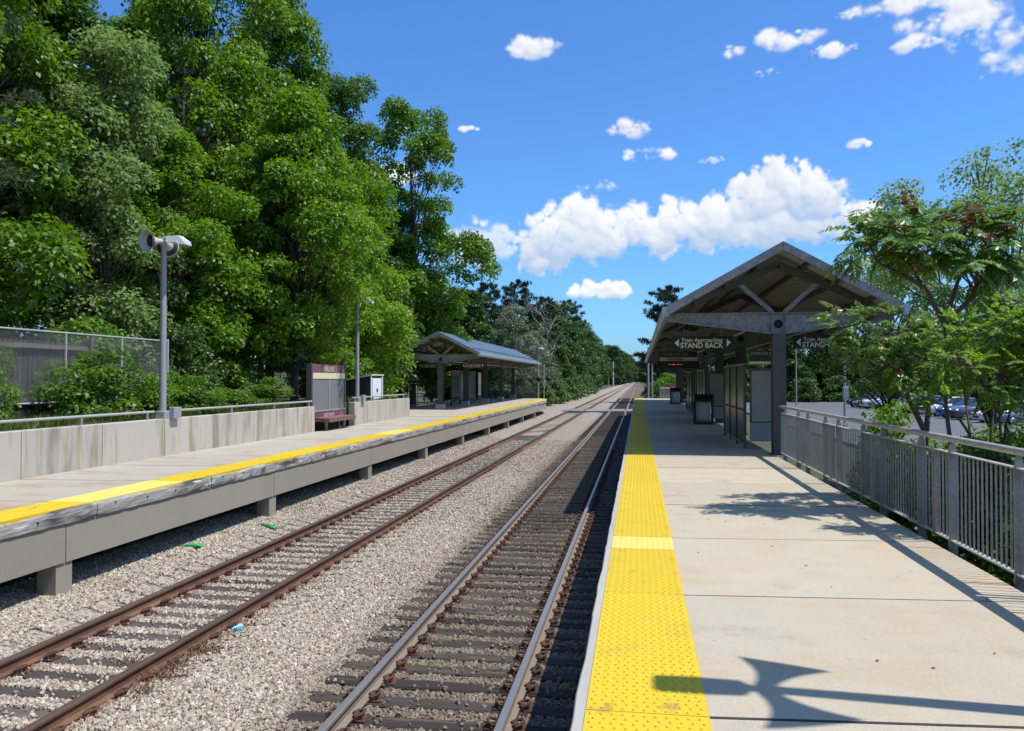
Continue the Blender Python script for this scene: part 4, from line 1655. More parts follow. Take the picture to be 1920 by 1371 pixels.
# box on the parking-lot pole
t = thing('control_box', 'small grey control box strapped to the parking lot light pole', 'control box', (13.9, 58.3, 1.7))
m = MB()
m.box(13.72, 14.08, 58.09, 58.29, 1.65, 2.5, 0, 0.02)
m.build('box', M_steel_post, t)
m = MB()
m.box(13.76, 14.04, 58.075, 58.088, 1.72, 2.42)
m.build('door', M_galv, t)

# ------------------------------------------------------------------ fence on the near platform
t = thing('platform_railing', 'galvanised railing of thin upright bars along the right side of the near platform', 'railing', (3.2, 6, PZ))
FX = 3.21
m = MB()
m.tube([(FX, -1.0, 2.385), (FX, 19.5, 2.385)], 0.034, 10)
m.build('top_rail', M_galv, t)
post_me = MB()
post_me.box(-0.042, 0.042, -0.010, 0.011, -0.34, 0.985)
post_me.prism([(-0.042, 0.985), (0.042, 0.985), (0.018, 1.105), (-0.018, 1.105)], 'y', -0.012, 0.012)
post_me = post_me.mesh('post', M_galv_dark)
bal = MB()
bal.box(-0.007, 0.007, -0.007, 0.007, 0.096, 0.984)
bal = bal.mesh('baluster', M_galv_dark)
p0 = 7.56
for k in range(-3, 5):
    ya = p0 + 2.43 * k
    if ya > 19:
        break
    for y in (ya, ya + 1.49):
        if y < 19.4:
            put('post', post_me, t, (FX - 3.2, y - 6, 0))
    e0, e1 = ya - 0.45, ya + 1.94
    for (a, b) in ((ya - 0.45, ya + 1.965),):
        b = min(b, 19.44)
        m = MB()
        m.box(FX - 0.030, FX + 0.030, a + 0.006, b - 0.006, 2.236, 2.248)
        m.build('mid_rail', M_galv, t)
        m = MB()
        m.box(FX - 0.030, FX + 0.030, a + 0.006, b - 0.006, 1.33, 1.345)
        m.build('bottom_rail', M_galv, t)
        # flat end plates of the infill panel
        for y in (a + 0.03, b - 0.03):
            m = MB()
            m.box(FX - 0.026, FX + 0.026, y - 0.018, y + 0.018, 1.3455, 2.2355)
            m.build('end_plate', M_galv_dark, t)
        n = int((b - a) / 0.10)
        for i in range(1, n):
            y = a + (b - a) * i / n
            if min(abs(y - ya), abs(y - ya - 1.49)) < 0.03:
                continue
            put('baluster', bal, t, (FX - 3.2, y - 6, 0))

# ------------------------------------------------------------------ chain-link fence and plank fence on the bank
t = thing('chain_link_fence', 'chain link fence with pipe rails above the concrete wall at the left', 'fence', (-13.0, 16, 2.1))
CX, CZ0, CZ1, CY0, CY1 = -13.0, 2.48, 4.07, 1.0, 21.05
for z in (CZ0, CZ1):
    m = MB()
    m.tube([(CX, CY0, z), (CX, CY1, z)], 0.024, 8)
    m.build('rail', M_galv, t)
y = CY1
while y > CY0:
    m = MB()
    m.tube([(CX, y, 1.7), (CX, y, CZ1 + (0.06 if y == CY1 else 0.0))], 0.036 if y == CY1 else 0.027, 8)
    m.build('post', M_galv, t)
    y -= 2.05
V, F = [], []
stp = 0.062
H = CZ1 - CZ0
wr = 0.0028
n = int((CY1 - CY0 + H) / stp)
for sgn in (1, -1):
    for k in range(n):
        ya = CY0 - H + k * stp
        pts = []
        y_lo, y_hi = max(CY0, ya), min(CY1, ya + H)
        if y_hi <= y_lo:
            continue
        za, zb = CZ0 + (y_lo - ya), CZ0 + (y_hi - ya)
        if sgn < 0:
            za, zb = CZ0 + CZ1 - za, CZ0 + CZ1 - zb
        b = len(V)
        xo = 0.003 * sgn
        V += [(CX + xo, y_lo, za - wr * 1.4), (CX + xo, y_lo, za + wr * 1.4), (CX + xo, y_hi, zb + wr * 1.4), (CX + xo, y_hi, zb - wr * 1.4),
              (CX + xo - wr, y_lo, za), (CX + xo + wr, y_lo, za), (CX + xo + wr, y_hi, zb), (CX + xo - wr, y_hi, zb)]
        F += [(b, b + 1, b + 2, b + 3), (b + 4, b + 5, b + 6, b + 7)]
me = bpy.data.meshes.new('chain_link_mesh')
me.from_pydata([(v[0] + 13, v[1] - 16, v[2] - 2.1) for v in V], [], F)
me.materials.append(M_galv_dark)
put('chain_link_mesh', me, t, kind='stuff')

t = thing('plank_fence', 'weathered grey plank fence standing behind the chain link', 'fence', (-13.7, 14, 2.1))
rg = random.Random(4)
pm = []
for k in range(5):
    m = MB()
    h = 1.85
    m.prism([(-0.068, 0), (0.068, 0), (0.066, h - 0.03), (0.02, h), (-0.05, h - 0.012)] if k % 2 else [(-0.066, 0), (0.067, 0), (0.066, h), (-0.066, h - 0.015)], 'x', -0.011, 0.011)
    pm.append(m.mesh('plank', M_plank))
y = 1.2
while y < 20.2:
    put('plank', rg.choice(pm), t, (rg.uniform(-0.008, 0.008), y - 14, -0.05 + rg.uniform(-0.02, 0.02)), (0, 0, rg.uniform(-0.03, 0.03)))
    y += 0.146
for z in (2.5, 3.72):
    m = MB()
    m.box(-13.66, -13.60, 1.1, 20.3, z, z + 0.1)
    m.build('fence_rail', M_post_wood, t)
for y in (2.2, 6.3, 10.4, 14.3, 18.6):
    m = MB()
    m.tube([(-13.54, y, 1.8), (-13.54, y, 4.18)], [0.075, 0.062], 10)
    m.build('post', M_post_wood, t)

# fence beside the far shelter
t = thing('chain_link_fence', 'dark chain link fence behind the far shelter platform', 'fence', (-14.35, 55, 1.2))
for z in (1.35, 2.75):
    m = MB()
    m.tube([(-14.36, 37.8, z), (-14.36, 77, z)], 0.022, 6)
    m.build('rail', M_galv_dark, t)
for k in range(17):
    m = MB()
    m.tube([(-14.36, 37.8 + 2.4 * k, 0.9), (-14.36, 37.8 + 2.4 * k, 2.78)], 0.026, 6)
    m.build('post', M_galv_dark, t)
# end railing of that platform
t = thing('end_railing', 'dark barred end railing where the far platform meets the foot crossing', 'railing', (-9.6, 75.9, PZ))
for z in (PZ + 0.1, PZ + 1.05):
    m = MB()
    m.bar((-9.05, 75.65, z), (-14.2, 75.65, z), 0.05, 0.05)
    m.build('rail', M_galv_dark, t)
m = MB()
m.box(-0.012, 0.012, -0.012, 0.012, 0.13, 1.02)
me = m.mesh('baluster', M_galv_dark)
for k in range(30):
    put('baluster', me, t, (0.45 - 0.16 * k, -0.25, 0))

# equipment cabinet behind the short wall
t = thing('equipment_cabinet', 'brown sided equipment cabinet with white double doors behind the short wall', 'cabinet', (-11.9, 34.7, 2.0))
m = MB()
m.prism([(-13.0, 1.9), (-11.42, 1.9), (-11.42, 3.16), (-13.0, 2.86)], 'y', 33.85, 35.5)
m.build('body', M_cabinet_side, t)
m = MB()
m.prism([(-13.08, 2.86), (-11.36, 3.185), (-11.36, 3.225), (-13.08, 2.90)], 'y', 33.80, 35.55)
m.build('lid', M_white, t)
for (a, b, z0, z1) in ((33.85, 33.96, 2.0, 3.14), (35.39, 35.5, 2.0, 3.14)):
    m = MB()
    m.box(-11.418, -11.39, a, b, z0, z1)
    m.build('frame', M_white, t)
for (a, b) in ((34.06, 34.66), (34.68, 35.29)):
    m = MB()
    m.box(-11.418, -11.395, a, b, 2.02, 3.06)
    d = m.build('door', M_white, t)
    m = MB()
    m.box(-11.394, -11.37, 34.60 if a < 34.5 else 34.70, 34.64 if a < 34.5 else 34.74, 2.45, 2.6)
    m.build('handle', M_dark, d)

# ------------------------------------------------------------------ end of the near platform: board and barrier
t = thing('end_board', 'low grey board with maroon top and cream band closing the near platform', 'sign', (2.7, 76.2, PZ))
m = MB()
m.box(2.05, 3.30, 76.1, 76.2, PZ + 0.02, PZ + 0.92)
m.build('panel', M_grey_panel, t)
m = MB()
m.box(2.02, 3.33, 76.08, 76.22, PZ + 0.923, PZ + 1.05)
m.build('cream_band', M_cream_band, t)
m = MB()
m.box(2.02, 3.33, 76.08, 76.22, PZ + 1.053, PZ + 1.30)
m.build('header_panel', M_maroon, t)
for x in (1.98, 3.37):
    m = MB()
    m.box(x - 0.03, x + 0.03, 76.1, 76.2, PZ, PZ + 1.32)
    m.build('post', M_galv, t)

# ------------------------------------------------------------------ crossing signals


def signal(label, x, y, h=4.2, cross=False):
    t = thing('crossing_signal', label, 'signal', (x, y, -0.1))
    m = MB()
    m.tube([(x, y, -0.1), (x, y, h)], 0.055, 8)
    m.build('pole', M_galv, t)
    m = MB()
    m.box(x - 0.22, x + 0.22, y - 0.22, y + 0.22, -0.2, 0.28)
    m.build('base', M_galv, t)
    m = MB()
    m.box(x - 0.62, x + 0.62, y - 0.16, y - 0.08, h * 0.66, h * 0.66 + 0.08)
    arm = m.build('cross_arm', M_dark, t)
    for s in (-1, 1):
        m = MB()
        m.lathe([(0, 0.02), (0.30, 0.02), (0.30, 0.0), (0.13, -0.02), (0.13, -0.22), (0.0, -0.04)], (x + s * 0.5, y - 0.17, h * 0.66 + 0.04), 18, (0, 1, 0))
        m.build('lamp', M_dark, arm)
    if cross:
        for s in (-1, 1):
            m = MB()
            m.bar((x - 0.5, y - 0.09 - 0.015 * s, h * 0.86 - 0.4 * s), (x + 0.5, y - 0.09 - 0.015 * s, h * 0.86 + 0.4 * s), 0.012, 0.2, (0, 0, 1))
            m.build('crossbuck_blade', M_white, t)
    return t


signal('crossing signal with two dark round lamps beside the far end of the far platform', -9.75, 84.8, 4.6)
signal('crossing signal with two dark lamps behind the thin posts beyond the near platform', 1.1, 89.0, 5.2)

# utility poles beside the far road
for i, (x, y, h, lean) in enumerate(((-13.6, 380, 13.5, -0.045), (-12.4, 410, 12, 0), (6.5, 392, 15, 0.0))):
    t = thing('utility_pole', ['leaning pale utility pole at the far road crossing', 'upright utility pole just behind the leaning one', 'utility pole on the right of the far road crossing'][i], 'utility pole', (x, y, -0.3))
    m = MB()
    m.tube([(x, y, -0.3), (x + lean * h, y, h)], [0.42, 0.30], 8)
    m.build('pole', M_pole_wood, t)
    m = MB()
    m.bar((x + lean * h - 1.2, y, h - 0.6), (x + lean * h + 1.2, y, h - 0.6), 0.12, 0.14)
    m.build('cross_arm', M_pole_wood, t)
t = thing('overhead_wires', 'thin black overhead wires crossing the tracks far away', 'wires', (-3, 392, 12))
for z, yy in ((12.3, 391), (11.2, 391.5), (8.5, 392)):
    m = MB()
    pts = []
    for k in range(13):
        f = k / 12
        pts.append((-13.6 + 20.1 * f, yy, z - 0.8 * math.sin(f * math.pi)))
    m.tube(pts, 0.05, 4)
    m.build('wire', M_wire, t)

# ------------------------------------------------------------------ parked cars
CAR_N = [0]


def car_meshes(kind):
    """station sections along the length: (x, z_low, half_width, z_belt, z_roof, half_roof)"""
    L = 4.6
    if kind == 'suv':
        st = [(-2.25, 0.45, 0.72, 0.62, None), (-2.2, 0.28, 0.84, 0.80, None), (-1.9, 0.26, 0.91, 0.98, None), (-0.95, 0.24, 0.93, 1.06, None),
              (-0.85, 0.24, 0.93, 1.08, 1.09), (-0.15, 0.24, 0.93, 1.10, 1.62), (0.4, 0.24, 0.93, 1.11, 1.70), (1.4, 0.24, 0.93, 1.12, 1.68), (1.95, 0.26, 0.91, 1.12, 1.55),
              (2.22, 0.30, 0.88, 1.10, 1.12), (2.30, 0.42, 0.80, 0.9, None)]
    else:
        st = [(-2.25, 0.40, 0.70, 0.55, None), (-2.2, 0.22, 0.82, 0.68, None), (-1.8, 0.20, 0.89, 0.82, None), (-0.95, 0.18, 0.90, 0.92, None),
              (-0.85, 0.18, 0.90, 0.94, 0.95), (0.0, 0.18, 0.90, 0.96, 1.40), (0.5, 0.18, 0.90, 0.97, 1.46), (1.1, 0.18, 0.90, 0.98, 1.40), (1.85, 0.20, 0.89, 1.0, 1.03),
              (2.25, 0.24, 0.84, 0.95, None), (2.32, 0.40, 0.74, 0.75, None)]
    b = MB()
    vs, fs = [], []
    for (x, zl, hw_, zb, zr) in st:
        vs += [(x, -hw_ * 0.96, zl), (x, -hw_, zl + 0.22), (x, -hw_, (zl + zb) / 2 + 0.12), (x, -hw_ * 0.93, zb), (x, hw_ * 0.93, zb), (x, hw_, (zl + zb) / 2 + 0.12), (x, hw_, zl + 0.22), (x, hw_ * 0.96, zl)]
    for i in range(len(st) - 1):
        for k in range(8):
            fs.append((i * 8 + k, i * 8 + (k + 1) % 8, i * 8 + 8 + (k + 1) % 8, i * 8 + 8 + k))
    fs += [tuple(range(8)), tuple(range((len(st) - 1) * 8, len(st) * 8))]
    b.add(vs, fs, 0, True)
    # roof panel
    top = [(x, zb, zr) for (x, zl, hw_, zb, zr) in st if zr and zr > zb + 0.2]
    vs, fs = [], []
    for (x, zb, zr) in top:
        vs += [(x, -0.60, zr - 0.03), (x, -0.45, zr + 0.004), (x, 0.45, zr + 0.004), (x, 0.60, zr - 0.03)]
    for i in range(len(top) - 1):
        for k in range(3):
            fs.append((i * 4 + k, i * 4 + k + 1, i * 4 + 5 + k, i * 4 + 4 + k))
    b.add(vs, fs, 0, True)
    # pillars
    gh = [(x, zb, zr) for (x, zl, hw_, zb, zr) in st if zr]
    for s in (-1, 1):
        for (i, j) in ((0, 1), (len(gh) - 1, len(gh) - 2)):
            b.bar((gh[i][0], s * 0.84, gh[i][1]), (gh[j][0], s * 0.605, gh[j][2] - 0.03), 0.07, 0.07)
        mid = gh[len(gh) // 2]
        b.bar((mid[0], s * 0.855, mid[1]), (mid[0] + 0.05, s * 0.605, mid[2] - 0.03), 0.05, 0.09)
    g = MB()
    vs, fs = [], []
    for (x, zb, zr) in gh:
        if zr > zb + 0.2:
            vs += [(x, -0.83, zb), (x, -0.585, zr - 0.035), (x, 0.585, zr - 0.035), (x, 0.83, zb)]
        else:
            vs += [(x, -0.80, zb), (x, -0.78, zb + 0.012), (x, 0.78, zb + 0.012), (x, 0.80, zb)]
    for i in range(len(gh) - 1):
        for k in range(3):
            fs.append((i * 4 + k, i * 4 + k + 1, i * 4 + 5 + k, i * 4 + 4 + k))
    g.add(vs, fs, 0, False)
    return b, g


w = MB()
w.lathe([(0.0, -0.10), (0.20, -0.10), (0.31, -0.10), (0.335, -0.07), (0.335, 0.07), (0.31, 0.10), (0.0, 0.10)], (0, 0, 0), 16, (0, 1, 0))
WHEEL = w.mesh('wheel', M_tyre)
w = MB()
w.lathe([(0.0, -0.11), (0.17, -0.112), (0.205, -0.104), (0.0, -0.104)], (0, 0, 0), 10, (0, 1, 0))
w.lathe([(0.0, 0.11), (0.17, 0.112), (0.205, 0.104), (0.0, 0.104)], (0, 0, 0), 10, (0, 1, 0))
RIM = w.mesh('rim', M_rim)
CARB = {}


def car(label, x, y, kind, paint, rz=0.0):
    t = thing('parked_car', label, 'car', (x, y, -0.2), rz, 'cars parked in the lot')
    if kind not in CARB:
        b, g = car_meshes(kind)
        CARB[kind] = (b, g.mesh('windows', M_carglass))
    b, gm = CARB[kind]
    put('body', b.mesh('body', paint), t)
    put('windows', gm, t)
    for wx in (-1.42, 1.38):
        for s in (-1, 1):
            wo = put('wheel', WHEEL, t, (wx, s * 0.80, 0.335))
            put('rim', RIM, wo)
    h = MB()
    for s in (-1, 1):
        h2 = MB()
        zz = 0.72 if kind == 'suv' else 0.60
        h2.box(-2.262, -2.16, s * 0.62 - 0.17, s * 0.62 + 0.17, zz, zz + 0.13, 0, 0.02)
        put('headlight', h2.mesh('headlight', M_headlamp), t)
    h3 = MB()
    zz = 0.50 if kind == 'suv' else 0.36
    h3.box(-2.268, -2.2, -0.45, 0.45, zz, zz + 0.16)
    put('grille', h3.mesh('grille', M_dark), t)
    return t


P_dkblue = mat('dark_blue_paint', (0.012, 0.02, 0.035), 0.2, spec=0.6)
P_silver = mat('silver_paint', (0.40, 0.42, 0.43), 0.25, metal=0.4)
P_white = mat('white_car_paint', (0.72, 0.72, 0.71), 0.25, spec=0.6)
P_blue = mat('blue_paint', (0.03, 0.12, 0.33), 0.2, spec=0.6)
P_grey = mat('grey_paint', (0.10, 0.105, 0.115), 0.22, spec=0.6)
P_black = mat('black_paint', (0.010, 0.010, 0.011), 0.2, spec=0.6)
for (lab, y, k, p) in (
        ('dark blue black off-road car at the far left end of the parked row', 93.6, 'suv', P_dkblue),
        ('low silver saloon second from the far end of the parked row', 90.7, 'sedan', P_silver),
        ('white high roofed car third from the far end of the parked row', 87.9, 'suv', P_white),
        ('silver high roofed car beside the white one, fourth from the far end', 85.0, 'suv', P_silver),
        ('low dark grey saloon hidden behind the forked sapling trunk', 82.2, 'sedan', P_grey),
        ('white saloon seen between the forked sapling and the leafy sapling', 79.3, 'sedan', P_white),
        ('pale silver car behind the leafy sapling in the middle of the row', 76.4, 'suv', P_silver),
        ('black car half hidden by leaves in the middle of the row', 73.6, 'sedan', P_black),
        ('white tall car between the black car and the bright blue one', 69.6, 'suv', P_white),
        ('bright blue car nose out between sapling stems', 66.0, 'suv', P_blue),
        ('dark grey tall car right next to the bright blue one', 63.2, 'suv', P_grey),
        ('white saloon behind thin stems near the right edge', 58.9, 'sedan', P_white),
        ('blue grey saloon at the right edge of the picture', 55.9, 'sedan', mat('blue_grey_paint', (0.10, 0.15, 0.20), 0.22, spec=0.6))):
    car(lab, 26.4 + (93.6 - y) * 0.02, y + 6.7, k, p, R(4))
# a second row, mostly hidden
for (lab, y, k, p) in (
        ('white car of the back row seen over the silver cars', 84.0, 'suv', P_white),
        ('blue car of the back row seen over the white saloon', 78.0, 'suv', P_blue),
        ('silver car of the back row behind the leafy sapling', 70.0, 'suv', P_silver)):
    car(lab, 38.5, y + 10, k, p, R(184))

# ------------------------------------------------------------------ litter on the ballast


def litter(name, label, cat, poly, h, m_, loc, rz):
    m = MB()
    m.prism(poly, 'z', -h, h)
    for i, v in enumerate(m.v):
        m.v[i] = (v[0], v[1], v[2] + 0.02 * math.sin(v[0] * 14))
    o = put(name, m.mesh(name, m_), None, loc, (0.15, 0.1, rz))
    o['label'] = label
    o['category'] = cat


_leafp = [(-0.22, 0.0), (-0.08, 0.028), (0.05, 0.03), (0.16, 0.055), (0.26, 0.05), (0.25, -0.035), (0.12, -0.04), (-0.05, -0.02), (-0.2, -0.012)]
litter('plastic_scrap', 'larger green plastic scrap on the stones left of the rusty track', 'litter', _leafp, 0.006, M_green_plastic, (-7.45, 15.6, 0.055), -0.3)
litter('plastic_scrap', 'smaller green plastic scrap lying nearer the camera than the other', 'litter', [(p[0] * 0.75, p[1] * 1.3) for p in _leafp], 0.006, M_green_plastic, (-7.75, 13.3, 0.105), 0.25)
litter('bottle_scrap', 'pale blue plastic scrap beside the rusty track near the dry weeds', 'litter', [(p[0] * 0.3, p[1] * 0.8) for p in _leafp], 0.02, M_cyan_plastic, (-4.98, 9.62, -0.11), 0.9)

# dry scraps of leaf blown about the near platform
_r = random.Random(12)
m = MB()
for k in range(46):
    x, y = _r.uniform(0.5, 3.0), _r.uniform(5.0, 17.5)
    a0, s0 = _r.uniform(0, 6.28), _r.uniform(0.008, 0.022)
    z0 = PZ + 0.004
    q = [(x + math.cos(a0) * s0, y + math.sin(a0) * s0, z0), (x - math.sin(a0) * s0 * 0.5, y + math.cos(a0) * s0 * 0.5, z0 + 0.006),
         (x - math.cos(a0) * s0, y - math.sin(a0) * s0, z0 + 0.002), (x + math.sin(a0) * s0 * 0.5, y - math.cos(a0) * s0 * 0.5, z0 + 0.007)]
    m.add(q, [(0, 1, 2, 3)])
m.build('leaf_litter', M_dead, None, kind='stuff')

# ------------------------------------------------------------------ vegetation


def leaf_arrays(c, a, b, fold=0.25):
    """c: base points, a: along the leaf, b: half width -> quads folded along the midrib"""
    up = np.cross(a, b)
    up /= np.linalg.norm(up, axis=1, keepdims=True) + 1e-9
    lb = np.linalg.norm(b, axis=1, keepdims=True)
    v = np.stack([c, c + 0.45 * a + b + up * lb * fold, c + a, c + 0.45 * a - b + up * lb * fold], 1)
    return v.reshape(-1, 3)


def leaf_mesh(name, V, m, tint):
    n = len(V) // 4
    me = bpy.data.meshes.new(name)
    me.vertices.add(n * 4)
    me.vertices.foreach_set('co', V.astype(np.float32).ravel())
    me.loops.add(n * 4)
    me.loops.foreach_set('vertex_index', np.arange(n * 4, dtype=np.int32))
    me.polygons.add(n)
    me.polygons.foreach_set('loop_start', np.arange(0, n * 4, 4, dtype=np.int32))
    me.polygons.foreach_set('loop_total', np.full(n, 4, dtype=np.int32))
    me.update(calc_edges=True)
    at = me.attributes.new('tint', 'FLOAT', 'POINT')
    at.data.foreach_set('value', np.repeat(tint, 4).astype(np.float32))
    me.materials.append(m)
    return me


def unit(v):
    return v / (np.linalg.norm(v, axis=-1, keepdims=True) + 1e-9)


def clump_leaves(rs, centers, radii, per, L, flat=0.6, droop=0.35, outw=None):
    """leaves on the upper shells of many clumps"""
    n = len(centers)
    k = np.maximum(4, (per * (radii / radii.mean()) ** 2)).astype(int)
    idx = np.repeat(np.arange(n), k)
    N = len(idx)
    d = unit(rs.normal(size=(N, 3)))
    d[:, 2] = np.where(d[:, 2] < -0.55, -d[:, 2] * 0.6, d[:, 2])
    rr = radii[idx] * (0.55 + 0.45 * rs.rand(N)) ** 0.8
    p = centers[idx] + d * rr[:, None] * np.array([1, 1, flat])
    nrm = unit(d * 0.55 + np.array([0, 0, 0.55]) + rs.normal(size=(N, 3)) * 0.50)
    t = d + rs.normal(size=(N, 3)) * 0.7
    t[:, 2] -= droop
    a = unit(t - nrm * (t * nrm).sum(1, keepdims=True))
    a[:, 2] -= droop * 0.35
    b = unit(np.cross(nrm, a))
    ln = L * (0.7 + 0.6 * rs.rand(N))
    V = leaf_arrays(p, a * ln[:, None], b * (ln * 0.36)[:, None])
    tint = np.clip(0.5 + rs.normal(size=n) * 0.22, 0, 1)[idx] + rs.normal(size=N) * 0.08
    return V, np.clip(tint, 0, 1)


def limb(mb_, p0, p1, r0, r1, rs, n=4, sides=5, wob=0.06):
    p0, p1 = np.array(p0, float), np.array(p1, float)
    L = np.linalg.norm(p1 - p0)
    pts = []
    for i in range(n + 1):
        f = i / n
        q = p0 + (p1 - p0) * f
        q = q + np.array([0, 0, 1]) * L * 0.10 * math.sin(math.pi * f) * (1 if p1[2] > p0[2] else -0.3)
        if 0 < i < n:
            q = q + rs.normal(size=3) * L * wob * 0.5
        pts.append(tuple(q))
    mb_.tube(pts, [r0 + (r1 - r0) * i / n for i in range(n + 1)], sides, 0, True, False)
    return pts


def broadleaf(seed, H, Rr, h0, n_cl, per, leaf, m_leaf, m_bark=None, rc=0.8, flat=0.6, shape=0.75, trunk_r=0.22, lump=0.25, gaps=0.0, limb_frac=0.35, n_lobe=18, lobe=0.42):
    """crown heaped up from lobes; each lobe is a shell of leaf clumps"""
    rs = np.random.RandomState(seed)
    cx, cy = rs.normal() * 0.3, rs.normal() * 0.3
    LC, LR = [], []
    for k in range(n_lobe):
        t = (k + 0.5 + rs.uniform(-0.4, 0.4)) / n_lobe
        prof = math.sin(math.pi * min(1, max(0, 0.10 + 0.84 * t)) ** shape) ** 0.6
        an = k * 2.4 + rs.uniform(-0.5, 0.5)
        rl = Rr * lobe * (0.75 + 0.5 * rs.rand()) * (1.0 - 0.35 * t)
        rr_ = max(0.05, Rr * prof * (1 + lump * rs.uniform(-1, 0.8)) - rl * 0.8) * (0.55 + 0.45 * rs.rand())
        z = H * (h0 + (1.0 - h0) * t)
        LC.append((math.cos(an) * rr_ + cx * t, math.sin(an) * rr_ + cy * t, min(max(z, H * h0 + rl * 0.5), H - rl * 0.75)))
        LR.append(rl)
    LC, LR = np.array(LC), np.array(LR)
    pr = LR ** 2 / (LR ** 2).sum()
    li = rs.choice(n_lobe, n_cl, p=pr)
    dd = unit(rs.normal(size=(n_cl, 3)) + np.array([0, 0, 0.35]))
    C = LC[li] + dd * (LR[li] * (0.55 + 0.45 * rs.rand(n_cl) ** 0.6))[:, None] * np.array([1, 1, 0.85])
    C[:, 2] = np.maximum(C[:, 2], H * h0 * 0.8)
    if gaps:
        keep = np.sin(C[:, 0] * 1.9 + seed) * np.sin(C[:, 1] * 1.7 - seed) * np.sin(C[:, 2] * 1.5) > -1 + gaps
        C = C[keep]
    rad_c = rc * (0.5 + 0.75 * rs.rand(len(C)))
    V, tint = clump_leaves(rs, C, rad_c, per, leaf, flat)
    crown = leaf_mesh('crown', V, m_leaf, tint)
    b = MB()
    tp = [(0, 0, -0.4)]
    n = 7
    for i in range(1, n + 1):
        f = i / n
        tp.append((cx * f + rs.normal() * 0.10 * f, cy * f + rs.normal() * 0.10 * f, H * 0.93 * f))
    b.tube(tp, [trunk_r * (1.25 if i == 0 else 1 - 0.88 * i / n) for i in range(n + 1)], 8, 0, True, False)
    for i in rs.permutation(len(C))[:int(len(C) * limb_frac)]:
        zc = C[i][2]
        zb = max(H * 0.12, zc * (0.55 + 0.2 * rs.rand()) - 0.15 * np.hypot(C[i][0], C[i][1]))
        f = zb / (H * 0.93)
        base = (cx * f, cy * f, zb)
        r0 = max(0.03, trunk_r * (1 - 0.88 * f) * 0.42)
        limb(b, base, C[i], r0, 0.012, rs)
    trunk = b.mesh('trunk', m_bark or M_bark)
    return trunk, crown


def pine(seed, H, Rr, h0, n_whorl, m_leaf, nl=0.26, wid=0.016, tufts=9, per=16, shape=1.0, trunk_r=0.2, upturn=0.15):
    rs = np.random.RandomState(seed)
    b = MB()
    b.tube([(0, 0, -0.4), (0.05, 0, H * 0.5), (0, 0.05, H)], [trunk_r, trunk_r * 0.6, 0.02], 7, 0, True, False)
    P, D, T = [], [], []
    for w in range(n_whorl):
        f = w / (n_whorl - 1)
        z = H * (h0 + (0.985 - h0) * f)
        for k in range(rs.randint(4, 7)):
            a = rs.rand() * 2 * np.pi
            L = Rr * ((1 - f) ** shape * 0.93 + 0.07) * (0.55 + 0.6 * rs.rand())
            d = np.array([math.cos(a), math.sin(a), upturn + 0.25 * f + rs.normal() * 0.08])
            p0 = np.array([0, 0, z])
            p1 = p0 + d * L
            limb(b, p0, p1, 0.03 + 0.02 * (1 - f), 0.008, rs, 3, 4, 0.03)
            tnt = np.clip(0.5 + rs.normal() * 0.25, 0, 1)
            for j in range(max(3, int(tufts * L / Rr * 1.5))):
                g = 0.30 + 0.72 * rs.rand()
                q = p0 + d * L * g + np.array([rs.normal() * 0.16 * L * (1.1 - g * 0.5), rs.normal() * 0.16 * L * (1.1 - g * 0.5), rs.normal() * 0.05 + 0.03])
                P.append(q)
                D.append(d)
                T.append(tnt)
    P, D, T = np.array(P), unit(np.array(D)), np.array(T)
    idx = np.repeat(np.arange(len(P)), per)
    N = len(idx)
    v = unit(rs.normal(size=(N, 3)) + D[idx] * 0.9 + np.array([0, 0, 0.35]))
    a = v * (nl * (0.7 + 0.6 * rs.rand(N)))[:, None]
    bb = unit(np.cross(v, rs.normal(size=(N, 3)))) * wid
    V = leaf_arrays(P[idx], a, bb, 0.3)
    crown = leaf_mesh('crown', V, m_leaf, np.clip(T[idx] + rs.normal(size=N) * 0.1, 0, 1))
    return b.mesh('trunk', M_bark), crown


def ground_y(x, y):
    """the planting was surveyed along a slightly slanting base line"""
    return 1.0083 * y + 0.2448 * x


def plant(name, label, cat, protos, x, y, z, s=1.0, rz=0.0, group=None, sz=None, sxy=None, parts=('trunk', 'crown')):
    t = thing(name, label, cat, (x, ground_y(x, y), z), rz, group)
    t.scale = ((sxy or s), (sxy or s), (sz or s))
    for nm, me in zip(parts, protos):
        if me is not None:
            put(nm, me, t)
    return t


MAPLE = [broadleaf(1, 19, 4.6, 0.12, 350, 190, 0.165, L_maple, rc=0.78, flat=0.85, shape=0.8),
         broadleaf(2, 18, 4.2, 0.10, 350, 190, 0.165, L_maple, rc=0.76, flat=0.85, shape=0.7),
         broadleaf(3, 20, 4.4, 0.16, 330, 190, 0.165, L_maple_dark, rc=0.78, flat=0.85, shape=0.85, gaps=0.25)]
OAK_TALL = broadleaf(8, 20.5, 5.0, 0.10, 430, 150, 0.20, L_maple, rc=0.74, flat=0.9, shape=0.85, lump=0.5, gaps=0.06, limb_frac=0.2, n_lobe=26, lobe=0.38)
BRIGHT_HIGH = broadleaf(44, 12, 4.2, 0.22, 340, 150, 0.165, L_bright, rc=0.68, flat=0.85, shape=0.7, trunk_r=0.16)
BRIGHT = broadleaf(4, 13, 4.5, 0.05, 360, 150, 0.165, L_bright, rc=0.70, flat=0.85, shape=0.62, trunk_r=0.17)
SAGE = broadleaf(5, 11, 3.3, 0.08, 320, 150, 0.125, L_sage, rc=0.58, flat=0.95, shape=0.75, trunk_r=0.14, gaps=0.2)
SILVER = broadleaf(6, 11, 3.4, 0.15, 240, 120, 0.13, L_silver, m_bark=M_bark_pale, rc=0.6, flat=0.8, shape=0.85, trunk_r=0.14, gaps=0.4)
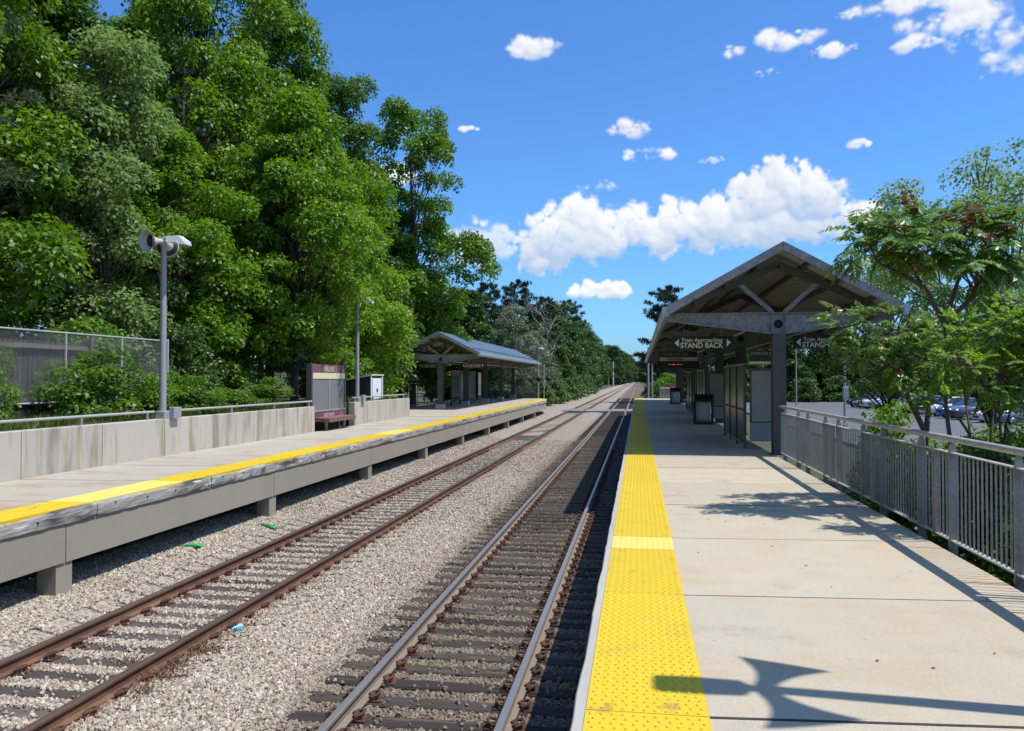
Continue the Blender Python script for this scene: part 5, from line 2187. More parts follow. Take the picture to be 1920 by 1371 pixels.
PINE = [pine(11, 17, 3.6, 0.12, 20, L_pine, nl=0.22, wid=0.011, tufts=16, per=22), pine(12, 19, 3.2, 0.25, 18, L_pine, shape=0.8)]
PINE_SOFT = pine(13, 17, 4.2, 0.12, 18, L_pine_blue, nl=0.20, wid=0.007, tufts=22, per=26, shape=0.75)
PINE_FAR = pine(14, 16, 4.6, 0.28, 15, L_pine, nl=0.50, wid=0.045, tufts=20, per=18, shape=0.40, upturn=0.22)
FARTREE = broadleaf(9, 15, 4.6, 0.04, 260, 90, 0.34, L_far, rc=1.1, flat=0.7, shape=0.7)
SHRUB = [broadleaf(21, 2.0, 1.25, 0.02, 70, 60, 0.10, L_shrub, rc=0.34, flat=0.7, shape=0.62, trunk_r=0.03, limb_frac=0.5, n_lobe=9, lobe=0.5),
         broadleaf(22, 1.6, 1.3, 0.02, 70, 60, 0.11, L_shrub, rc=0.36, flat=0.6, shape=0.6, trunk_r=0.03, limb_frac=0.5, n_lobe=9, lobe=0.5)]
SHRUB_DARK = [broadleaf(23, 2.1, 1.15, 0.0, 150, 75, 0.075, L_shrub_dark, rc=0.30, flat=0.8, shape=0.55, trunk_r=0.03, limb_frac=0.5, n_lobe=9, lobe=0.5),
              broadleaf(24, 1.9, 1.2, 0.0, 150, 75, 0.08, L_shrub, rc=0.30, flat=0.8, shape=0.55, trunk_r=0.03, limb_frac=0.6, n_lobe=9, lobe=0.5)]
FAR_SHRUB = broadleaf(25, 3.4, 2.4, 0.0, 90, 45, 0.26, L_shrub_dark, rc=0.65, flat=0.75, shape=0.55, trunk_r=0.05, n_lobe=9, lobe=0.5)

rt = random.Random(77)


def gz(x, y):
    y = ground_y(x, y)
    u = emb_front(y) - x
    z = emb_z(x, y)
    return min(z, -0.2 + max(0, u) * 0.35) if y > 78 else z


# the woods behind the platform across the tracks, nearest first
WOODS = [
    # label, prototype, x, y, scale, vertical scale
    ('tall bright green maple rising at the left edge above the chain link fence', MAPLE[0], -18.5, 14.0, 1.0, 1.05),
    ('soft needled pine reaching in at the upper left corner', PINE_SOFT, -17.2, 20.2, 1.0, 1.12),
    ('broad maple above the plank fence, left of the lamp post', MAPLE[1], -17.8, 22.5, 0.95, 1.0),
    ('tall maple whose crown leaves the top of the picture above the lamp post', MAPLE[2], -20.5, 27.0, 1.1, 1.2),
    ('grey green small leaved tree directly behind the lamp post', SAGE, -15.9, 26.0, 1.0, 1.02),
    ('bright maple spreading low branches between lamp post and name board', BRIGHT, -15.6, 28.5, 0.78, 0.72),
    ('tall maple forming the skyline right of the picture top', MAPLE[0], -18.0, 36.0, 1.0, 1.18),
    ('dark pine showing between the maples right of the lamp post', PINE[0], -16.8, 32.0, 0.85, 0.74),
    ('second dark pine lower in the gap between the maples', PINE[0], -16.0, 36.5, 0.8, 0.60),
    ('maple with a stepped crown on the skyline before the open sky', MAPLE[1], -18.0, 42.0, 1.0, 1.18),
    ('spring green tree whose rounded crown hangs over the name board and cabinet', BRIGHT_HIGH, -13.6, 34.0, 0.98, 1.02),
    ('bright leafy tree hiding the head of the lamp post by the name board', BRIGHT_HIGH, -12.7, 31.6, 0.80, 0.86),
    ('bright leafy tree filling the gap between cabinet and far shelter', BRIGHT, -15.9, 43.0, 1.0, 0.95),
    ('maple crown just left of the lone tall tree', MAPLE[2], -18.2, 49.5, 0.95, 1.0),
    ('lone tall tree with open crown standing clear against the clouds', OAK_TALL, -15.0, 56.5, 1.0, 1.0),
    ('dark leafy tree rising behind the ridge of the far shelter', MAPLE[2], -17.5, 58.0, 0.85, 0.68),
    ('pine with feathery top right of the lone tall tree', PINE[1], -16.0, 68.0, 0.8, 0.72),
    ('dark green broad tree over the left slope of the far shelter', FARTREE, -16.5, 50.5, 0.75, 0.72),
    ('low leafy tree over the middle of the far shelter roof', FARTREE, -16.0, 76.0, 0.8, 0.72),
    ('silvery leaved tree over the end of the far shelter roof', SILVER, -13.2, 90.0, 1.0, 1.02),
    ('second paler silvery tree beyond the shelter lamp post', SILVER, -11.9, 97.0, 0.8, 0.82),
]
for (lab, pr, x, y, s, vz) in WOODS:
    nm = 'pine_tree' if 'pine' in lab else 'broadleaf_tree'
    plant(nm, lab, 'tree', pr, x, y, gz(x, y) - 0.15, rz=rt.uniform(0, 6), sxy=s, sz=vz)
# woods filling in behind
GW = 'trees filling the woods behind'
FILL = [(-24, 10, 1.0, None), (-25, 18, 1.0, 'leafy tree deep in the woods behind the soft needled pine'), (-25.5, 26, 1.1, 'leafy tree deep in the woods behind the grey green tree'), (-24.5, 34, 1.05, 'leafy tree deep behind the first skyline maple'),
        (-24, 42, 1.0, 'leafy tree deep behind the stepped skyline maple'), (-23.5, 50, 0.95, 'leafy tree peeping out left of the lone tall tree, far back'), (-22.5, 58, 0.82, 'leafy tree behind the lower crown of the lone tall tree'),
        (-22, 66, 0.75, 'leafy tree behind the feathery topped pine'), (-21, 74, 0.72, 'leafy tree far back over the middle of the far shelter roof'), (-30, 22, 1.1, None), (-30, 38, 1.05, None), (-29, 54, 0.9, None),
        (-20, 82, 0.7, 'leafy tree far back left of the silvery tree'), (-19, 90, 0.7, 'leafy tree far back behind the silvery tree'), (-16.0, 45.5, 0.62, 'small maple between the cabinet and the far shelter'),
        (-19, 4, 1.0, None), (-21, -6, 1.0, None), (-19, -16, 1.05, None), (-22, -26, 1.0, None), (-28, 2, 1.1, None), (-28, -14, 1.1, None)]
for k, (x, y, s, lab) in enumerate(FILL):
    plant('broadleaf_tree', lab or 'leafy tree in the closed woods hidden behind the first row of trees', 'tree', MAPLE[k % 3], x, y, (gz(x, y) if y > 8 else 2.2) - 0.2, s * rt.uniform(0.95, 1.08), rt.uniform(0, 6), GW)
# far line of trees along the left of the tracks
FAR_LEFT = [('dark conifer on the far skyline behind the shelter roof', PINE_FAR, -20.0, 108, 0.95, 0.95), ('pointed dark conifer in the middle of the far left skyline', PINE_FAR, -17.5, 122, 0.9, 1.08),
            ('dark conifer behind the dead tree', PINE_FAR, -16.5, 142, 1.0, 1.05), ('dark round topped tree where the far woods step down to the tracks', FARTREE, -15.5, 160, 1.1, 1.22),
            ('dark pine at the outer end of the far left skyline', PINE_FAR, -14.5, 176, 1.0, 1.22)]
for (lab, pr, x, y, s, vz) in FAR_LEFT:
    plant('pine_tree' if 'con' in lab or 'pine' in lab else 'broadleaf_tree', lab, 'tree', pr, x, y, 0.2, rz=rt.uniform(0, 6), sxy=s, sz=vz)
for k, (x, y, s) in enumerate( [(-17, 100, 0.62), (-14.2, 108, 0.62), (-14.0, 116, 0.75), (-13.5, 128, 0.8), (-13.6, 138, 0.9), (-13.5, 150, 0.95), (-14.0, 166, 1.0), (-14.0, 184, 1.1), (-14.5, 200, 1.15), (-14.5, 222, 1.15), (-15, 250, 1.2),
                  (-16, 285, 1.2), (-17, 325, 1.3), (-18, 365, 1.3), (-24, 120, 1.0), (-24, 150, 1.1), (-24, 190, 1.2)]):
    plant('broadleaf_tree', (['dark green tree set back behind the silvery tree', 'dark green tree beside the bare dead tree, on its shelter side', 'dark green tree just past the bare dead tree', 'dark green tree one crown beyond the bare dead tree', 'dark green tree below the conifer behind the dead tree', 'dark green tree left of where the woods step down', 'low dark tree in front of the round topped step', 'dark green tree at the foot of the outer pine', 'dark green tree just past the outer pine'] + [None] * 40)[k] or 'dark green tree in the unbroken line along the left of the far tracks', 'tree', FARTREE, x, y, 0.0, s, rt.uniform(0, 6), 'far trees left of the tracks')
for k, (x, y, s) in enumerate( [(-13, 425, 1.4), (-15, 450, 1.5), (-11.5, 480, 1.4), (-10, 540, 1.4), (-9, 620, 1.5), (-8, 720, 1.7), (9, 430, 1.4), (8.5, 470, 1.4), (8, 540, 1.4), (7, 640, 1.5), (6, 760, 1.7), (-3, 900, 1.6), (2, 910, 1.6), (-9, 880, 1.8)]):
    plant('broadleaf_tree', (['hazy tree beside the leaning pale utility pole', 'hazy tree behind the upright utility pole'] + [None] * 40)[k] or 'hazy green tree beyond the far road crossing', 'tree', FARTREE, x, y, 0.0, s, rt.uniform(0, 6), 'trees beyond the far road')
# right of the tracks, beyond the canopy
plant('pine_tree', 'big dark pine with spreading arms beyond the left eave of the near canopy', 'tree', PINE_FAR, 4.2, 112, -0.3, rz=1.0, sxy=1.02, sz=1.0)
for k, (x, y, s) in enumerate( [(5.5, 150, 0.72), (5.5, 175, 0.70), (6.0, 205, 0.75), (6.5, 240, 0.85), (7.0, 280, 0.9), (7.5, 330, 1.0), (8, 370, 1.0)]):
    plant('pine_tree', (['dark pine just beyond the big spreading pine', 'dark pine in the row, second beyond the big spreading pine'] + [None] * 40)[k] or 'dark pine in the row right of the far tracks', 'tree', PINE_FAR, x, y, -0.3, s, rt.uniform(0, 6), 'pines right of the far tracks')
for k, (x, y, s) in enumerate( [(14, 118, 0.8), (22, 121, 0.78), (29, 124, 0.85), (36, 122, 0.8), (43, 124, 0.82), (50, 122, 0.85), (57, 125, 0.85), (64, 122, 0.9), (72, 124, 0.9), (9, 126, 0.75), (18, 132, 0.95), (33, 134, 0.95), (47, 134, 0.95), (62, 136, 1.0), (80, 128, 1.0), (25, 138, 1.0),
                  (78, 105, 0.8), (80, 85, 0.8)]):
    plant('broadleaf_tree', (['dark green tree beyond the lot, just right of the canopy post', 'dark green tree beyond the lot below the right hanging sign', 'dark green tree beyond the lot left of the tall light pole', 'dark green tree beyond the lot behind the dark blue black car', 'dark green tree beyond the lot behind the white high roofed car', 'dark green tree beyond the lot behind the leafy sapling', 'dark green tree beyond the lot over the bright blue car', 'dark green tree beyond the lot near the right edge', 'dark green tree beyond the lot at the right edge', 'dark green tree seen under the near canopy left of its post'] + [None] * 40)[k] or 'dark green tree in the woods beyond the parking lot', 'tree', FARTREE, x, y, -0.4, s, rt.uniform(0, 6), 'trees beyond the parking lot')
for k, (x, y, s) in enumerate( [(11, 114, 1.0), (15, 115, 0.9), (19, 115.5, 1.1), (23.5, 115, 1.0), (28, 116, 1.1), (33, 115.5, 1.0), (38, 116, 1.1), (44, 115.5, 1.0), (51, 116, 1.1), (58, 116, 1.0)]):
    plant('shrub', (['dark shrub at the lot edge right beside the canopy post', 'dark shrub at the lot edge under the right hanging sign', 'dark shrub at the lot edge left of the tall light pole', 'dark shrub at the lot edge beside the dark blue black car', 'dark shrub at the lot edge behind the silver saloon', 'dark shrub at the lot edge behind the white high roofed car'] + [None] * 40)[k] or 'dark shrub in the belt at the edge of the parking lot', 'shrub', FAR_SHRUB, x, y, -0.3, s, rt.uniform(0, 6), 'shrubs edging the parking lot', parts=('stem', 'crown'))
for k, (x, y, s) in enumerate( [(-11.3, 92, 0.9), (-10.6, 100, 0.9), (-10.5, 108, 1.0), (-10.6, 117, 1.0), (-10.6, 127, 1.1), (-10.8, 138, 1.1), (-11, 152, 1.2), (-11, 168, 1.2), (-11.5, 190, 1.3)]):
    plant('shrub', (['dull green shrub just past the crossing signal with round lamps', 'second dull green shrub past the crossing signal with round lamps', 'dull green shrub at the foot of the bare dead tree', 'dull green shrub just beyond the bare dead tree'] + [None] * 40)[k] or 'dull green shrub on the edge of the ballast beyond the foot crossing', 'shrub', FAR_SHRUB, x, y, -0.3, s, rt.uniform(0, 6), 'shrubs along the far tracks', parts=('stem', 'crown'))
plant('shrub', 'bright green bush above the low end board of the near platform', 'shrub', SHRUB[0], 3.1, 86, 1.2, 1.0, 0.4, parts=('stem', 'crown')).scale = (1.5, 1.4, 1.15)
plant('shrub', 'tall dark bush between the thin lamp posts beyond the near platform', 'shrub', FAR_SHRUB, 3.0, 96, -0.3, 0.9, 2.4, parts=('stem', 'crown'))
plant('shrub', 'grey green bush beside the track beyond the near platform end', 'shrub', FAR_SHRUB, 2.3, 118, -0.3, 0.8, 1.4, parts=('stem', 'crown'))

# bare dead tree by the far shelter
rs = np.random.RandomState(4)
b = MB()
limb(b, (0, 0, -0.3), (0.3, 0, 9.0), 0.20, 0.05, rs, 6, 7, 0.03)
for k in range(16):
    z = 3.0 + 6.0 * rs.rand()
    a = rs.rand() * 6.28
    L = 1.2 + 2.0 * rs.rand()
    p1 = (0.03 * z + math.cos(a) * L, math.sin(a) * L, z + L * (0.8 + 0.6 * rs.rand()))
    pts = limb(b, (0.03 * z, 0, z), p1, 0.07, 0.015, rs, 4, 5, 0.1)
    for j in range(3):
        q = np.array(pts[2]) + (np.array(p1) - np.array(pts[2])) * rs.rand()
        limb(b, q, q + rs.normal(size=3) * 0.5 + np.array([0, 0, 0.7]), 0.025, 0.008, rs, 3, 4, 0.1)
dead = b.mesh('branches', M_bark_pale)
b = MB()
b.tube([(0, 0, -0.5), (0.0, 0, 0.4), (0.05, 0, 1.2)], [0.32, 0.24, 0.205], 8, 0, True, False)
plant('dead_tree', 'bare pale dead tree in front of the dark woods beyond the far shelter', 'tree', (b.mesh('trunk', M_bark_pale), dead), -12.2, 112, 0.0, 1.25, 0.5, parts=('trunk', 'branches'))

# weeds and bushes behind the concrete wall
BUSH = [('low leafy bush at the left edge before the chain link fence', SHRUB[0], -12.2, 14.2, 1.0, 0.95), ('bush pushing through the chain link beside the left fence post', SHRUB[1], -13.0, 16.6, 0.6, 0.85),
        ('broad leafy bush on the bank in front of the middle fence post', SHRUB[0], -12.3, 20.0, 1.05, 0.82), ('leafy bush on the bank left of the lamp post', SHRUB[1], -12.4, 21.9, 0.8, 0.62),
        ('low bush behind the wall just right of the lamp post', SHRUB[0], -11.9, 23.0, 0.75, 0.55), ('low bush half way between lamp post and name board', SHRUB[1], -12.0, 25.6, 0.7, 0.5),
        ('low bush close to the name board', SHRUB[0], -12.2, 28.3, 0.7, 0.5), ('leafy vine hump over the top of the chain link fence at the left', SHRUB[1], -13.7, 15.4, 0.8, 0.62),
        ('small leafy shrub climbing the lower left of the chain link', SHRUB[0], -12.7, 17.2, 0.5, 0.6), ('tangle of leaves over the right end of the plank fence', SHRUB[1], -14.2, 22.8, 1.0, 1.0),
        ('leaf clump on top of the fence above the left post', SHRUB[0], -14.6, 18.6, 0.9, 0.75), ('dark bush in the deep shade right of the lamp post', SHRUB_DARK[0], -14.0, 26.0, 1.3, 1.2), ('dark bush in the deep shade near the name board', SHRUB_DARK[1], -14.2, 30.5, 1.4, 1.2),
        ('leafy bush hanging over the plank fence left of the wood post', SHRUB[0], -13.35, 18.4, 0.55, 0.85), ('leafy growth at the foot of the chain link by its end post', SHRUB[1], -12.7, 23.2, 0.6, 0.7),
        ('leaf spray climbing over the middle of the plank fence', SHRUB[1], -13.3, 20.2, 0.45, 0.95), ('leaf spray climbing the plank fence at the left edge', SHRUB[0], -13.3, 15.9, 0.5, 1.0),
        ('pale leafy shrub above the equipment cabinet', SHRUB[0], -13.4, 39.0, 1.2, 1.2), ('leafy shrub beside the end of the short wall', SHRUB[1], -14.8, 42.0, 1.3, 1.1)]
for (lab, pr, x, y, s, vz) in BUSH:
    z = gz(x, y) - 0.08
    if 'top' in lab or 'hump' in lab or 'over the right' in lab:
        z += 0.95
    plant('shrub', lab, 'shrub', pr, x, y, z, rz=rt.uniform(0, 6), sxy=s, sz=vz, parts=('stem', 'crown'))

# grass on the bank behind the wall
rs = np.random.RandomState(9)
n = 26000
X = -11.3 - 2.2 * rs.rand(n) ** 1.3
Y = 3 + 33 * rs.rand(n)
Z = np.array([emb_z(x, y) for x, y in zip(X, Y)]) - 0.02
h = 0.12 + 0.24 * rs.rand(n) * (0.4 + 0.6 * np.sin(X * 2 + Y * 1.3) ** 2)
P = np.stack([X, Y, Z], 1)
ln = rs.normal(size=(n, 2)) * 0.4
A = np.stack([ln[:, 0] * h, ln[:, 1] * h, h], 1)
th = rs.rand(n) * 6.28
B = np.stack([np.cos(th), np.sin(th), 0 * th], 1) * 0.011
put('grass', leaf_mesh('grass', leaf_arrays(P, A, B, 0.1), L_grass, rs.rand(n)), None, kind='stuff')
# dry weeds in the stones beside the rusty rail
n = 1000
c = np.array([[-5.02, 8.1], [-4.98, 8.8], [-4.95, 7.7], [-5.0, 9.75], [-5.55, 8.4], [-6.2, 15.4]])
w = np.array([0.30, 0.28, 0.14, 0.10, 0.1, 0.08])
i = rs.choice(len(c), n, p=w)
X = c[i, 0] + rs.normal(size=n) * 0.13
Y = c[i, 1] + rs.normal(size=n) * 0.17
P = np.stack([X, Y, np.full(n, -0.15)], 1)
h = 0.03 + 0.06 * rs.rand(n)
ln = rs.normal(size=(n, 2)) * 0.7
A = np.stack([ln[:, 0] * h, ln[:, 1] * h, h * 0.9], 1)
th = rs.rand(n) * 6.28
B = np.stack([np.cos(th), np.sin(th), 0 * th], 1) * 0.008
put('dry_weeds', leaf_mesh('dry_weeds', leaf_arrays(P, A, B, 0.1), M_dead, rs.rand(n)), None, kind='stuff')

# ------------------------------------------------------------------ saplings behind the near railing


def fronds(rs, tips, dirs, n_leaf, length, leaflet, wratio, droop=0.5):
    """pinnate leaves: tips/dirs of twigs -> arrays of leaflets"""
    Pb, A, B, T = [], [], [], []
    rach = []
    for p, d in zip(tips, dirs):
        L = length * (0.7 + 0.5 * rs.rand())
        d = d / np.linalg.norm(d)
        side = np.cross(d, [0, 0, 1.0])
        side /= np.linalg.norm(side) + 1e-9
        tn = np.clip(0.5 + rs.normal() * 0.25, 0, 1)
        q = p.copy()
        pts = [p]
        dd = d.copy()
        for k in range(n_leaf):
            f = (k + 1) / n_leaf
            dd = dd + np.array([0, 0, -droop / n_leaf * (0.6 + f)])
            dd = dd / np.linalg.norm(dd)
            q = q + dd * L / n_leaf
            pts.append(q.copy())
            if f < 0.16:
                continue
            up = np.cross(side, dd)
            sz = leaflet * (0.75 + 0.5 * math.sin(math.pi * min(1, f * 0.95)))
            for s in (-1, 1):
                a = side * s * 0.85 + dd * 0.45 - np.array([0, 0, 0.35 + 0.25 * rs.rand()]) + rs.normal(size=3) * 0.10
                a = a / np.linalg.norm(a)
                nb = np.cross(a, up + rs.normal(size=3) * 0.25)
                nb = nb / (np.linalg.norm(nb) + 1e-9)
                Pb.append(q)
                A.append(a * sz)
                B.append(nb * sz * wratio)
                T.append(tn + rs.normal() * 0.06)
        Pb.append(q)
        A.append(dd * leaflet)
        B.append(side * leaflet * wratio)
        T.append(tn)
        rach.append(pts)
    return np.array(Pb), np.array(A), np.array(B), np.clip(np.array(T), 0, 1), rach


def sapling(name, label, seed, base, forks, lobes, dens, n_frond, length, leaflet, wr, m, m_red=None, red=0.0, n_leaf=9, droop=0.6, bark=None, trunk_r=0.05):
    """a young tree: trunk from base through the fork points, twigs to tips spread over an ellipsoid, pinnate leaves round each tip"""
    rs = np.random.RandomState(seed)
    dy = 1.06
    base = (base[0], base[1] + dy, base[2])
    forks = [[(p[0], p[1] + dy, p[2]) for p in fk] for fk in forks]
    lobes = [(q[0], q[1] + dy, q[2], q[3]) for q in lobes]
    t = thing(name, label, 'tree', base)
    base = np.array(base, float)
    b = MB()
    stems = []
    for fk in forks:
        pts = [np.array(p, float) for p in fk]
        k = len(pts)
        b.tube([tuple(p) for p in pts], [trunk_r * (1 - 0.72 * i / max(1, k - 1)) * (1.0 if fk is forks[0] else 0.75) for i in range(k)], 7, 0, True, False)
        stems.append(pts)
    ends = [s[-1] for s in stems] + [s[-2] for s in stems if len(s) > 2]
    tips, dirs, reds = [], [], []
    ztop = max(q[2] + q[3] for q in lobes)
    for (lx, ly, lz, lr) in lobes:
        lc = np.array([lx, ly, lz])
        e0 = min(ends, key=lambda q: np.linalg.norm(q - lc))
        limb(b, e0, lc, trunk_r * 0.40, 0.010, rs, 4, 5, 0.06)
        for i in range(max(3, int(dens * (lr / 0.4) ** 2))):
            d = unit(rs.normal(size=3) + np.array([0, 0, 0.25]))
            tip = lc + d * lr * (0.55 + 0.45 * rs.rand()) * np.array([1, 1, 0.85])
            limb(b, lc, tip, 0.008, 0.004, rs, 3, 3, 0.08)
            a0 = rs.rand() * 6.28
            for j in range(n_frond):
                a = a0 + 2 * np.pi * (j + rs.rand() * 0.6) / n_frond
                dv = np.array([math.cos(a), math.sin(a), rs.uniform(-0.3, 0.9)]) + d * 0.9
                tips.append(tip + rs.normal(size=3) * 0.03)
                dirs.append(dv)
                reds.append(rs.rand() < red * (2.2 if tip[2] > ztop - 0.45 else 0.5))
    P, A, B, T, rach = fronds(rs, tips, dirs, n_leaf, length, leaflet, wr, droop)
    for r_ in rach[::2]:
        b.tube([tuple(r_[0]), tuple(r_[len(r_) // 2]), tuple(r_[-1])], [0.005, 0.004, 0.002], 3, 0, True, False)
    b.build('trunk', bark or M_bark, t)
    per = len(P) // len(tips)
    isred = np.repeat(np.array(reds), per)
    o = base
    V = leaf_arrays(P[~isred] - o, A[~isred], B[~isred], 0.35)
    put('crown', leaf_mesh('crown', V, m, T[~isred]), t)
    if m_red is not None and isred.any():
        V = leaf_arrays(P[isred] - o, A[isred], B[isred], 0.35)
        put('young_leaves', leaf_mesh('young_leaves', V, m_red, T[isred]), t)
    return t


def W(x, y, d):
    """helper used while surveying: picture position and distance -> place"""
    f, c, s = 1535.0, math.cos(R(5)), math.sin(R(5))
    X = (x - 1196) * d * c / f
    return (X, (d - X * s) / c, 3 - (y - 712) * d / f)


# sumac-like sapling standing above the canopy eave
sapling('sapling', 'umbrella crowned sapling with long drooping compound leaves and reddish tips right of the canopy', 31, (4.35, 10.6, -0.3),
        [[(4.35, 10.6, -0.3), (4.22, 10.6, 1.2), (4.06, 10.6, 2.6), (4.05, 10.6, 3.75)],
         [(4.05, 10.6, 3.75), (3.78, 10.55, 4.25), (3.50, 10.5, 4.62)],
         [(4.05, 10.6, 3.75), (4.25, 10.7, 4.3), (4.42, 10.8, 4.72)],
         [(4.05, 10.6, 3.75), (4.5, 10.4, 4.25), (4.75, 10.3, 4.55)],
         [(3.78, 10.55, 4.25), (3.35, 10.4, 4.45), (3.12, 10.3, 4.55)]],
        [(2.98, 10.18, 4.80, 0.26), (3.47, 10.34, 5.02, 0.30), (4.02, 10.49, 4.95, 0.32), (4.43, 10.25, 4.75, 0.32), (3.25, 10.07, 4.62, 0.24), (3.64, 10.02, 4.62, 0.28), (4.20, 10.17, 4.45, 0.26), (4.91, 10.51, 4.93, 0.30)], 15, 4, 0.42, 0.115, 0.20, L_sumac, L_sumac_red, 0.12, 9, 1.0, M_bark, 0.05)
# leaning sapling whose leaves hide the canopy corner and the right sign
sapling('sapling', 'leaning forked sapling whose leaves hang in front of the canopy corner and the right sign', 32, (4.35, 11.6, -0.3),
        [[(4.35, 11.6, -0.3), (4.28, 11.7, 1.0), (4.2, 11.8, 2.2)],
         [(4.2, 11.8, 2.2), (3.9, 11.9, 2.9), (3.55, 12.0, 3.45)],
         [(4.2, 11.8, 2.2), (4.3, 11.9, 2.9), (4.25, 12.0, 3.6)],
         [(3.9, 11.9, 2.9), (3.3, 11.9, 3.35), (3.0, 11.9, 3.6)]],
        [(2.90, 11.39, 3.78, 0.24), (3.35, 11.55, 3.68, 0.34), (3.85, 11.7, 3.70, 0.34), (3.58, 11.63, 3.25, 0.40), (4.19, 11.78, 3.30, 0.42), (3.14, 11.47, 3.40, 0.26), (3.93, 11.7, 2.90, 0.32), (4.55, 11.94, 3.05, 0.34)], 15, 5, 0.24, 0.07, 0.22, L_sumac, L_sumac_red, 0.05, 8, 0.8, M_bark, 0.06)
# bright locust-like mass at the right
sapling('sapling', 'bright yellow green fine leaved sapling at the right edge over the railing', 33, (4.3, 9.0, -0.3),
        [[(4.3, 9.0, -0.3), (4.25, 9.1, 0.8), (4.2, 9.2, 1.7), (4.15, 9.2, 2.6)],
         [(4.2, 9.2, 1.7), (4.5, 9.3, 2.3), (4.7, 9.4, 2.9)],
         [(4.25, 9.1, 0.8), (3.95, 9.3, 1.7), (3.9, 9.5, 2.7)]],
        [(3.62, 9.02, 3.46, 0.32), (4.05, 9.08, 3.56, 0.36), (4.31, 8.96, 3.40, 0.40), (3.60, 8.82, 3.13, 0.32), (4.02, 8.88, 3.07, 0.38), (4.35, 8.85, 2.95, 0.34), (4.59, 8.83, 3.45, 0.40), (4.73, 9.22, 3.85, 0.36)], 18, 5, 0.20, 0.046, 0.25, L_locust, L_sumac_red, 0.03, 9, 0.5, M_bark, 0.045)
sapling('sapling', 'green fine leaved sapling between the bright one and the forked one', 34, (4.6, 10.2, -0.3),
        [[(4.6, 10.2, -0.3), (4.45, 10.3, 1.0), (4.3, 10.5, 2.3)],
         [(4.45, 10.3, 1.0), (4.6, 10.6, 2.0), (4.75, 10.8, 3.0)]],
        [(4.97, 10.81, 3.97, 0.36), (4.53, 10.65, 3.44, 0.40), (4.09, 10.48, 3.23, 0.34), (3.74, 10.01, 2.70, 0.2)], 12, 5, 0.22, 0.055, 0.25, L_locust, None, 0, 8, 0.5, M_bark, 0.05)
sapling('sapling', 'thin stemmed sapling with open twigs low at the right edge', 35, (5.3, 9.6, -0.3),
        [[(5.3, 9.6, -0.3), (5.1, 9.7, 1.0), (5.05, 9.8, 2.4), (5.1, 9.8, 3.6)],
         [(5.1, 9.7, 1.0), (5.5, 9.8, 1.7), (5.9, 9.9, 2.1)],
         [(5.1, 9.7, 1.0), (4.7, 9.8, 1.6), (4.45, 9.8, 2.0)]],
        [(4.15, 9.0, 2.45, 0.16), (4.32, 9.26, 2.76, 0.24), (4.49, 8.94, 2.65, 0.24), (5.0, 9.8, 3.2, 0.3), (5.2, 9.7, 2.6, 0.22), (4.7, 9.2, 2.3, 0.2), (3.95, 9.7, 2.25, 0.18), (4.55, 8.6, 3.0, 0.34), (4.9, 9.0, 2.9, 0.3)], 10, 4, 0.20, 0.046, 0.24, L_locust, L_sumac_red, 0.1, 8, 0.6, M_bark, 0.04)

# taller open tree behind the saplings
t_open = broadleaf(41, 9.0, 3.2, 0.36, 260, 75, 0.10, L_sage, m_bark=M_bark, rc=0.5, flat=0.75, shape=0.8, trunk_r=0.11, lump=0.4, gaps=0.4, limb_frac=0.3)
plant('broadleaf_tree', 'tall open tree with pale leaves and visible branches behind the saplings at the right', 'tree', t_open, 8.9, 20.0, -0.3, 1.0, 0.7)
t_open2 = broadleaf(42, 7.2, 2.6, 0.4, 190, 75, 0.10, L_sage, m_bark=M_bark, rc=0.5, flat=0.75, shape=0.8, trunk_r=0.1, lump=0.4, gaps=0.5, limb_frac=0.35)
plant('broadleaf_tree', 'lighter leaved tree between the canopy eave and the tall open tree', 'tree', t_open2, 7.7, 24.5, -0.3, 1.0, 2.1)
t_open3 = broadleaf(43, 7.6, 2.4, 0.3, 220, 75, 0.10, L_sage, m_bark=M_bark, rc=0.5, flat=0.75, shape=0.8, trunk_r=0.1, lump=0.35, gaps=0.35, limb_frac=0.3)
plant('broadleaf_tree', 'loose branched tree at the right edge behind the tall open tree', 'tree', t_open3, 10.6, 18.5, -0.3, 1.0, 4.0)

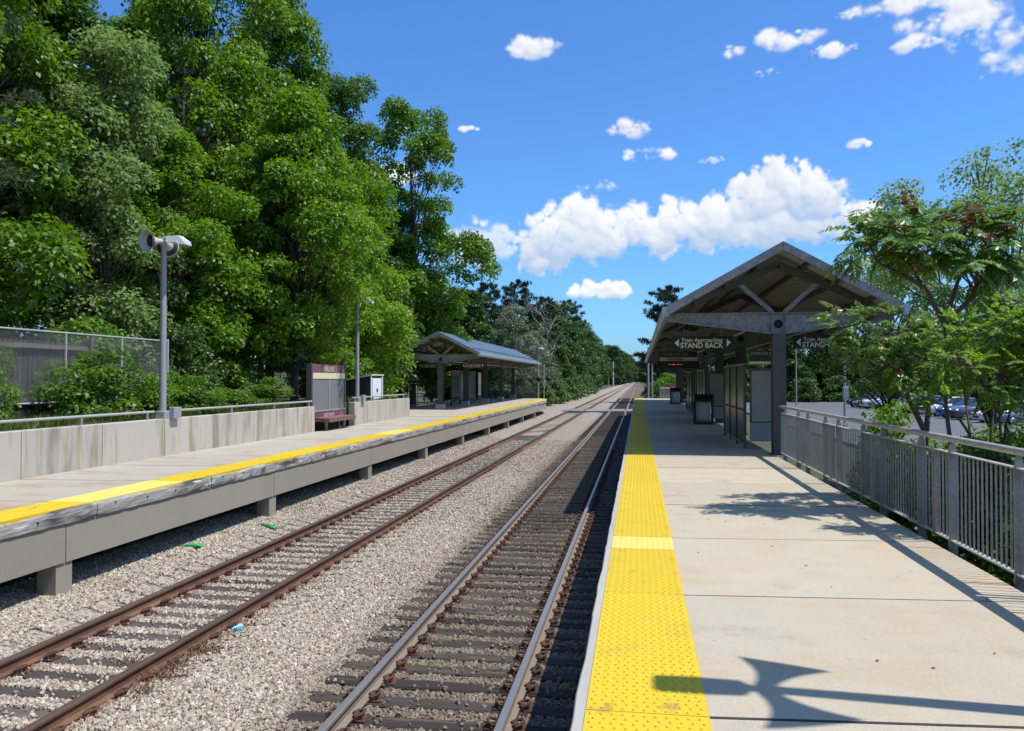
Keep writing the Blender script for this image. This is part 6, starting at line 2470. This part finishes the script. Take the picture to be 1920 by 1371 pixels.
# undergrowth along the railing
HEDGE = [('dark bush behind the nearest railing bars', 4.0, 5.6, 0.8, 0.80), ('dark bush behind the railing at the right edge of the picture', 4.35, 6.6, 0.9, 0.86), ('dense bush behind the first full railing panel', 4.1, 7.6, 0.9, 0.88),
         ('leafy bush behind the wide railing plates', 4.3, 8.6, 0.9, 0.90), ('leafy bush behind the middle of the railing', 4.2, 9.7, 0.9, 0.95), ('bush at the foot of the forked sapling', 4.3, 11.0, 0.9, 0.95),
         ('bright topped bush showing above the rail left of the forked sapling', 4.25, 13.2, 0.85, 1.12), ('leafy bush between the bright topped one and the forked sapling', 4.3, 12.2, 0.85, 0.98), ('bush behind the railing two panels before the canopy', 4.3, 14.5, 0.8, 0.85), ('low bush near the canopy end of the railing', 4.6, 15.9, 0.7, 0.6),
         ('bush in the second row at the right edge', 5.7, 7.6, 1.0, 1.05), ('bush in the second row behind the bright sapling', 5.8, 9.3, 1.0, 1.08), ('bush in the second row behind the forked sapling', 5.8, 11.2, 1.0, 1.0), ('bush in the second row beyond the forked sapling', 5.9, 13.0, 0.9, 0.9),
         ('low bush far down the bank near the parking lot', 7.2, 11.5, 0.9, 0.8), ('low bush on the bank at the right edge', 7.2, 9.2, 1.0, 1.0), ('bright bush rising to the rail between the forked and the bright sapling', 4.75, 10.6, 0.75, 1.0),
         ('bright bush rising to the rail under the bright sapling', 4.9, 9.4, 0.75, 0.98), ('bright bush rising to the rail at the right edge', 4.7, 8.2, 0.75, 0.98)]
for k, (lab, x, y, s, vz) in enumerate(HEDGE):
    pr = SHRUB[k % 2] if k == 6 or k > 15 else SHRUB_DARK[k % 2]
    plant('shrub', lab, 'shrub', pr, x, y, -0.36, rz=rt.uniform(0, 6), sxy=s * 1.02, sz=vz * 1.22, parts=('stem', 'crown'))
# weeds under the platform edge
n = 9000
X = 3.2 + 2.6 * rs.rand(n)
Y = 4.5 + 16 * rs.rand(n)
P = np.stack([X, Y, np.full(n, -0.38)], 1)
h = 0.2 + 0.5 * rs.rand(n)
ln = rs.normal(size=(n, 2)) * 0.5
A = np.stack([ln[:, 0] * h, ln[:, 1] * h, h], 1)
th = rs.rand(n) * 6.28
B = np.stack([np.cos(th), np.sin(th), 0 * th], 1) * 0.018
put('weeds', leaf_mesh('weeds', leaf_arrays(P, A, B, 0.1), L_grass, rs.rand(n)), None, kind='stuff')
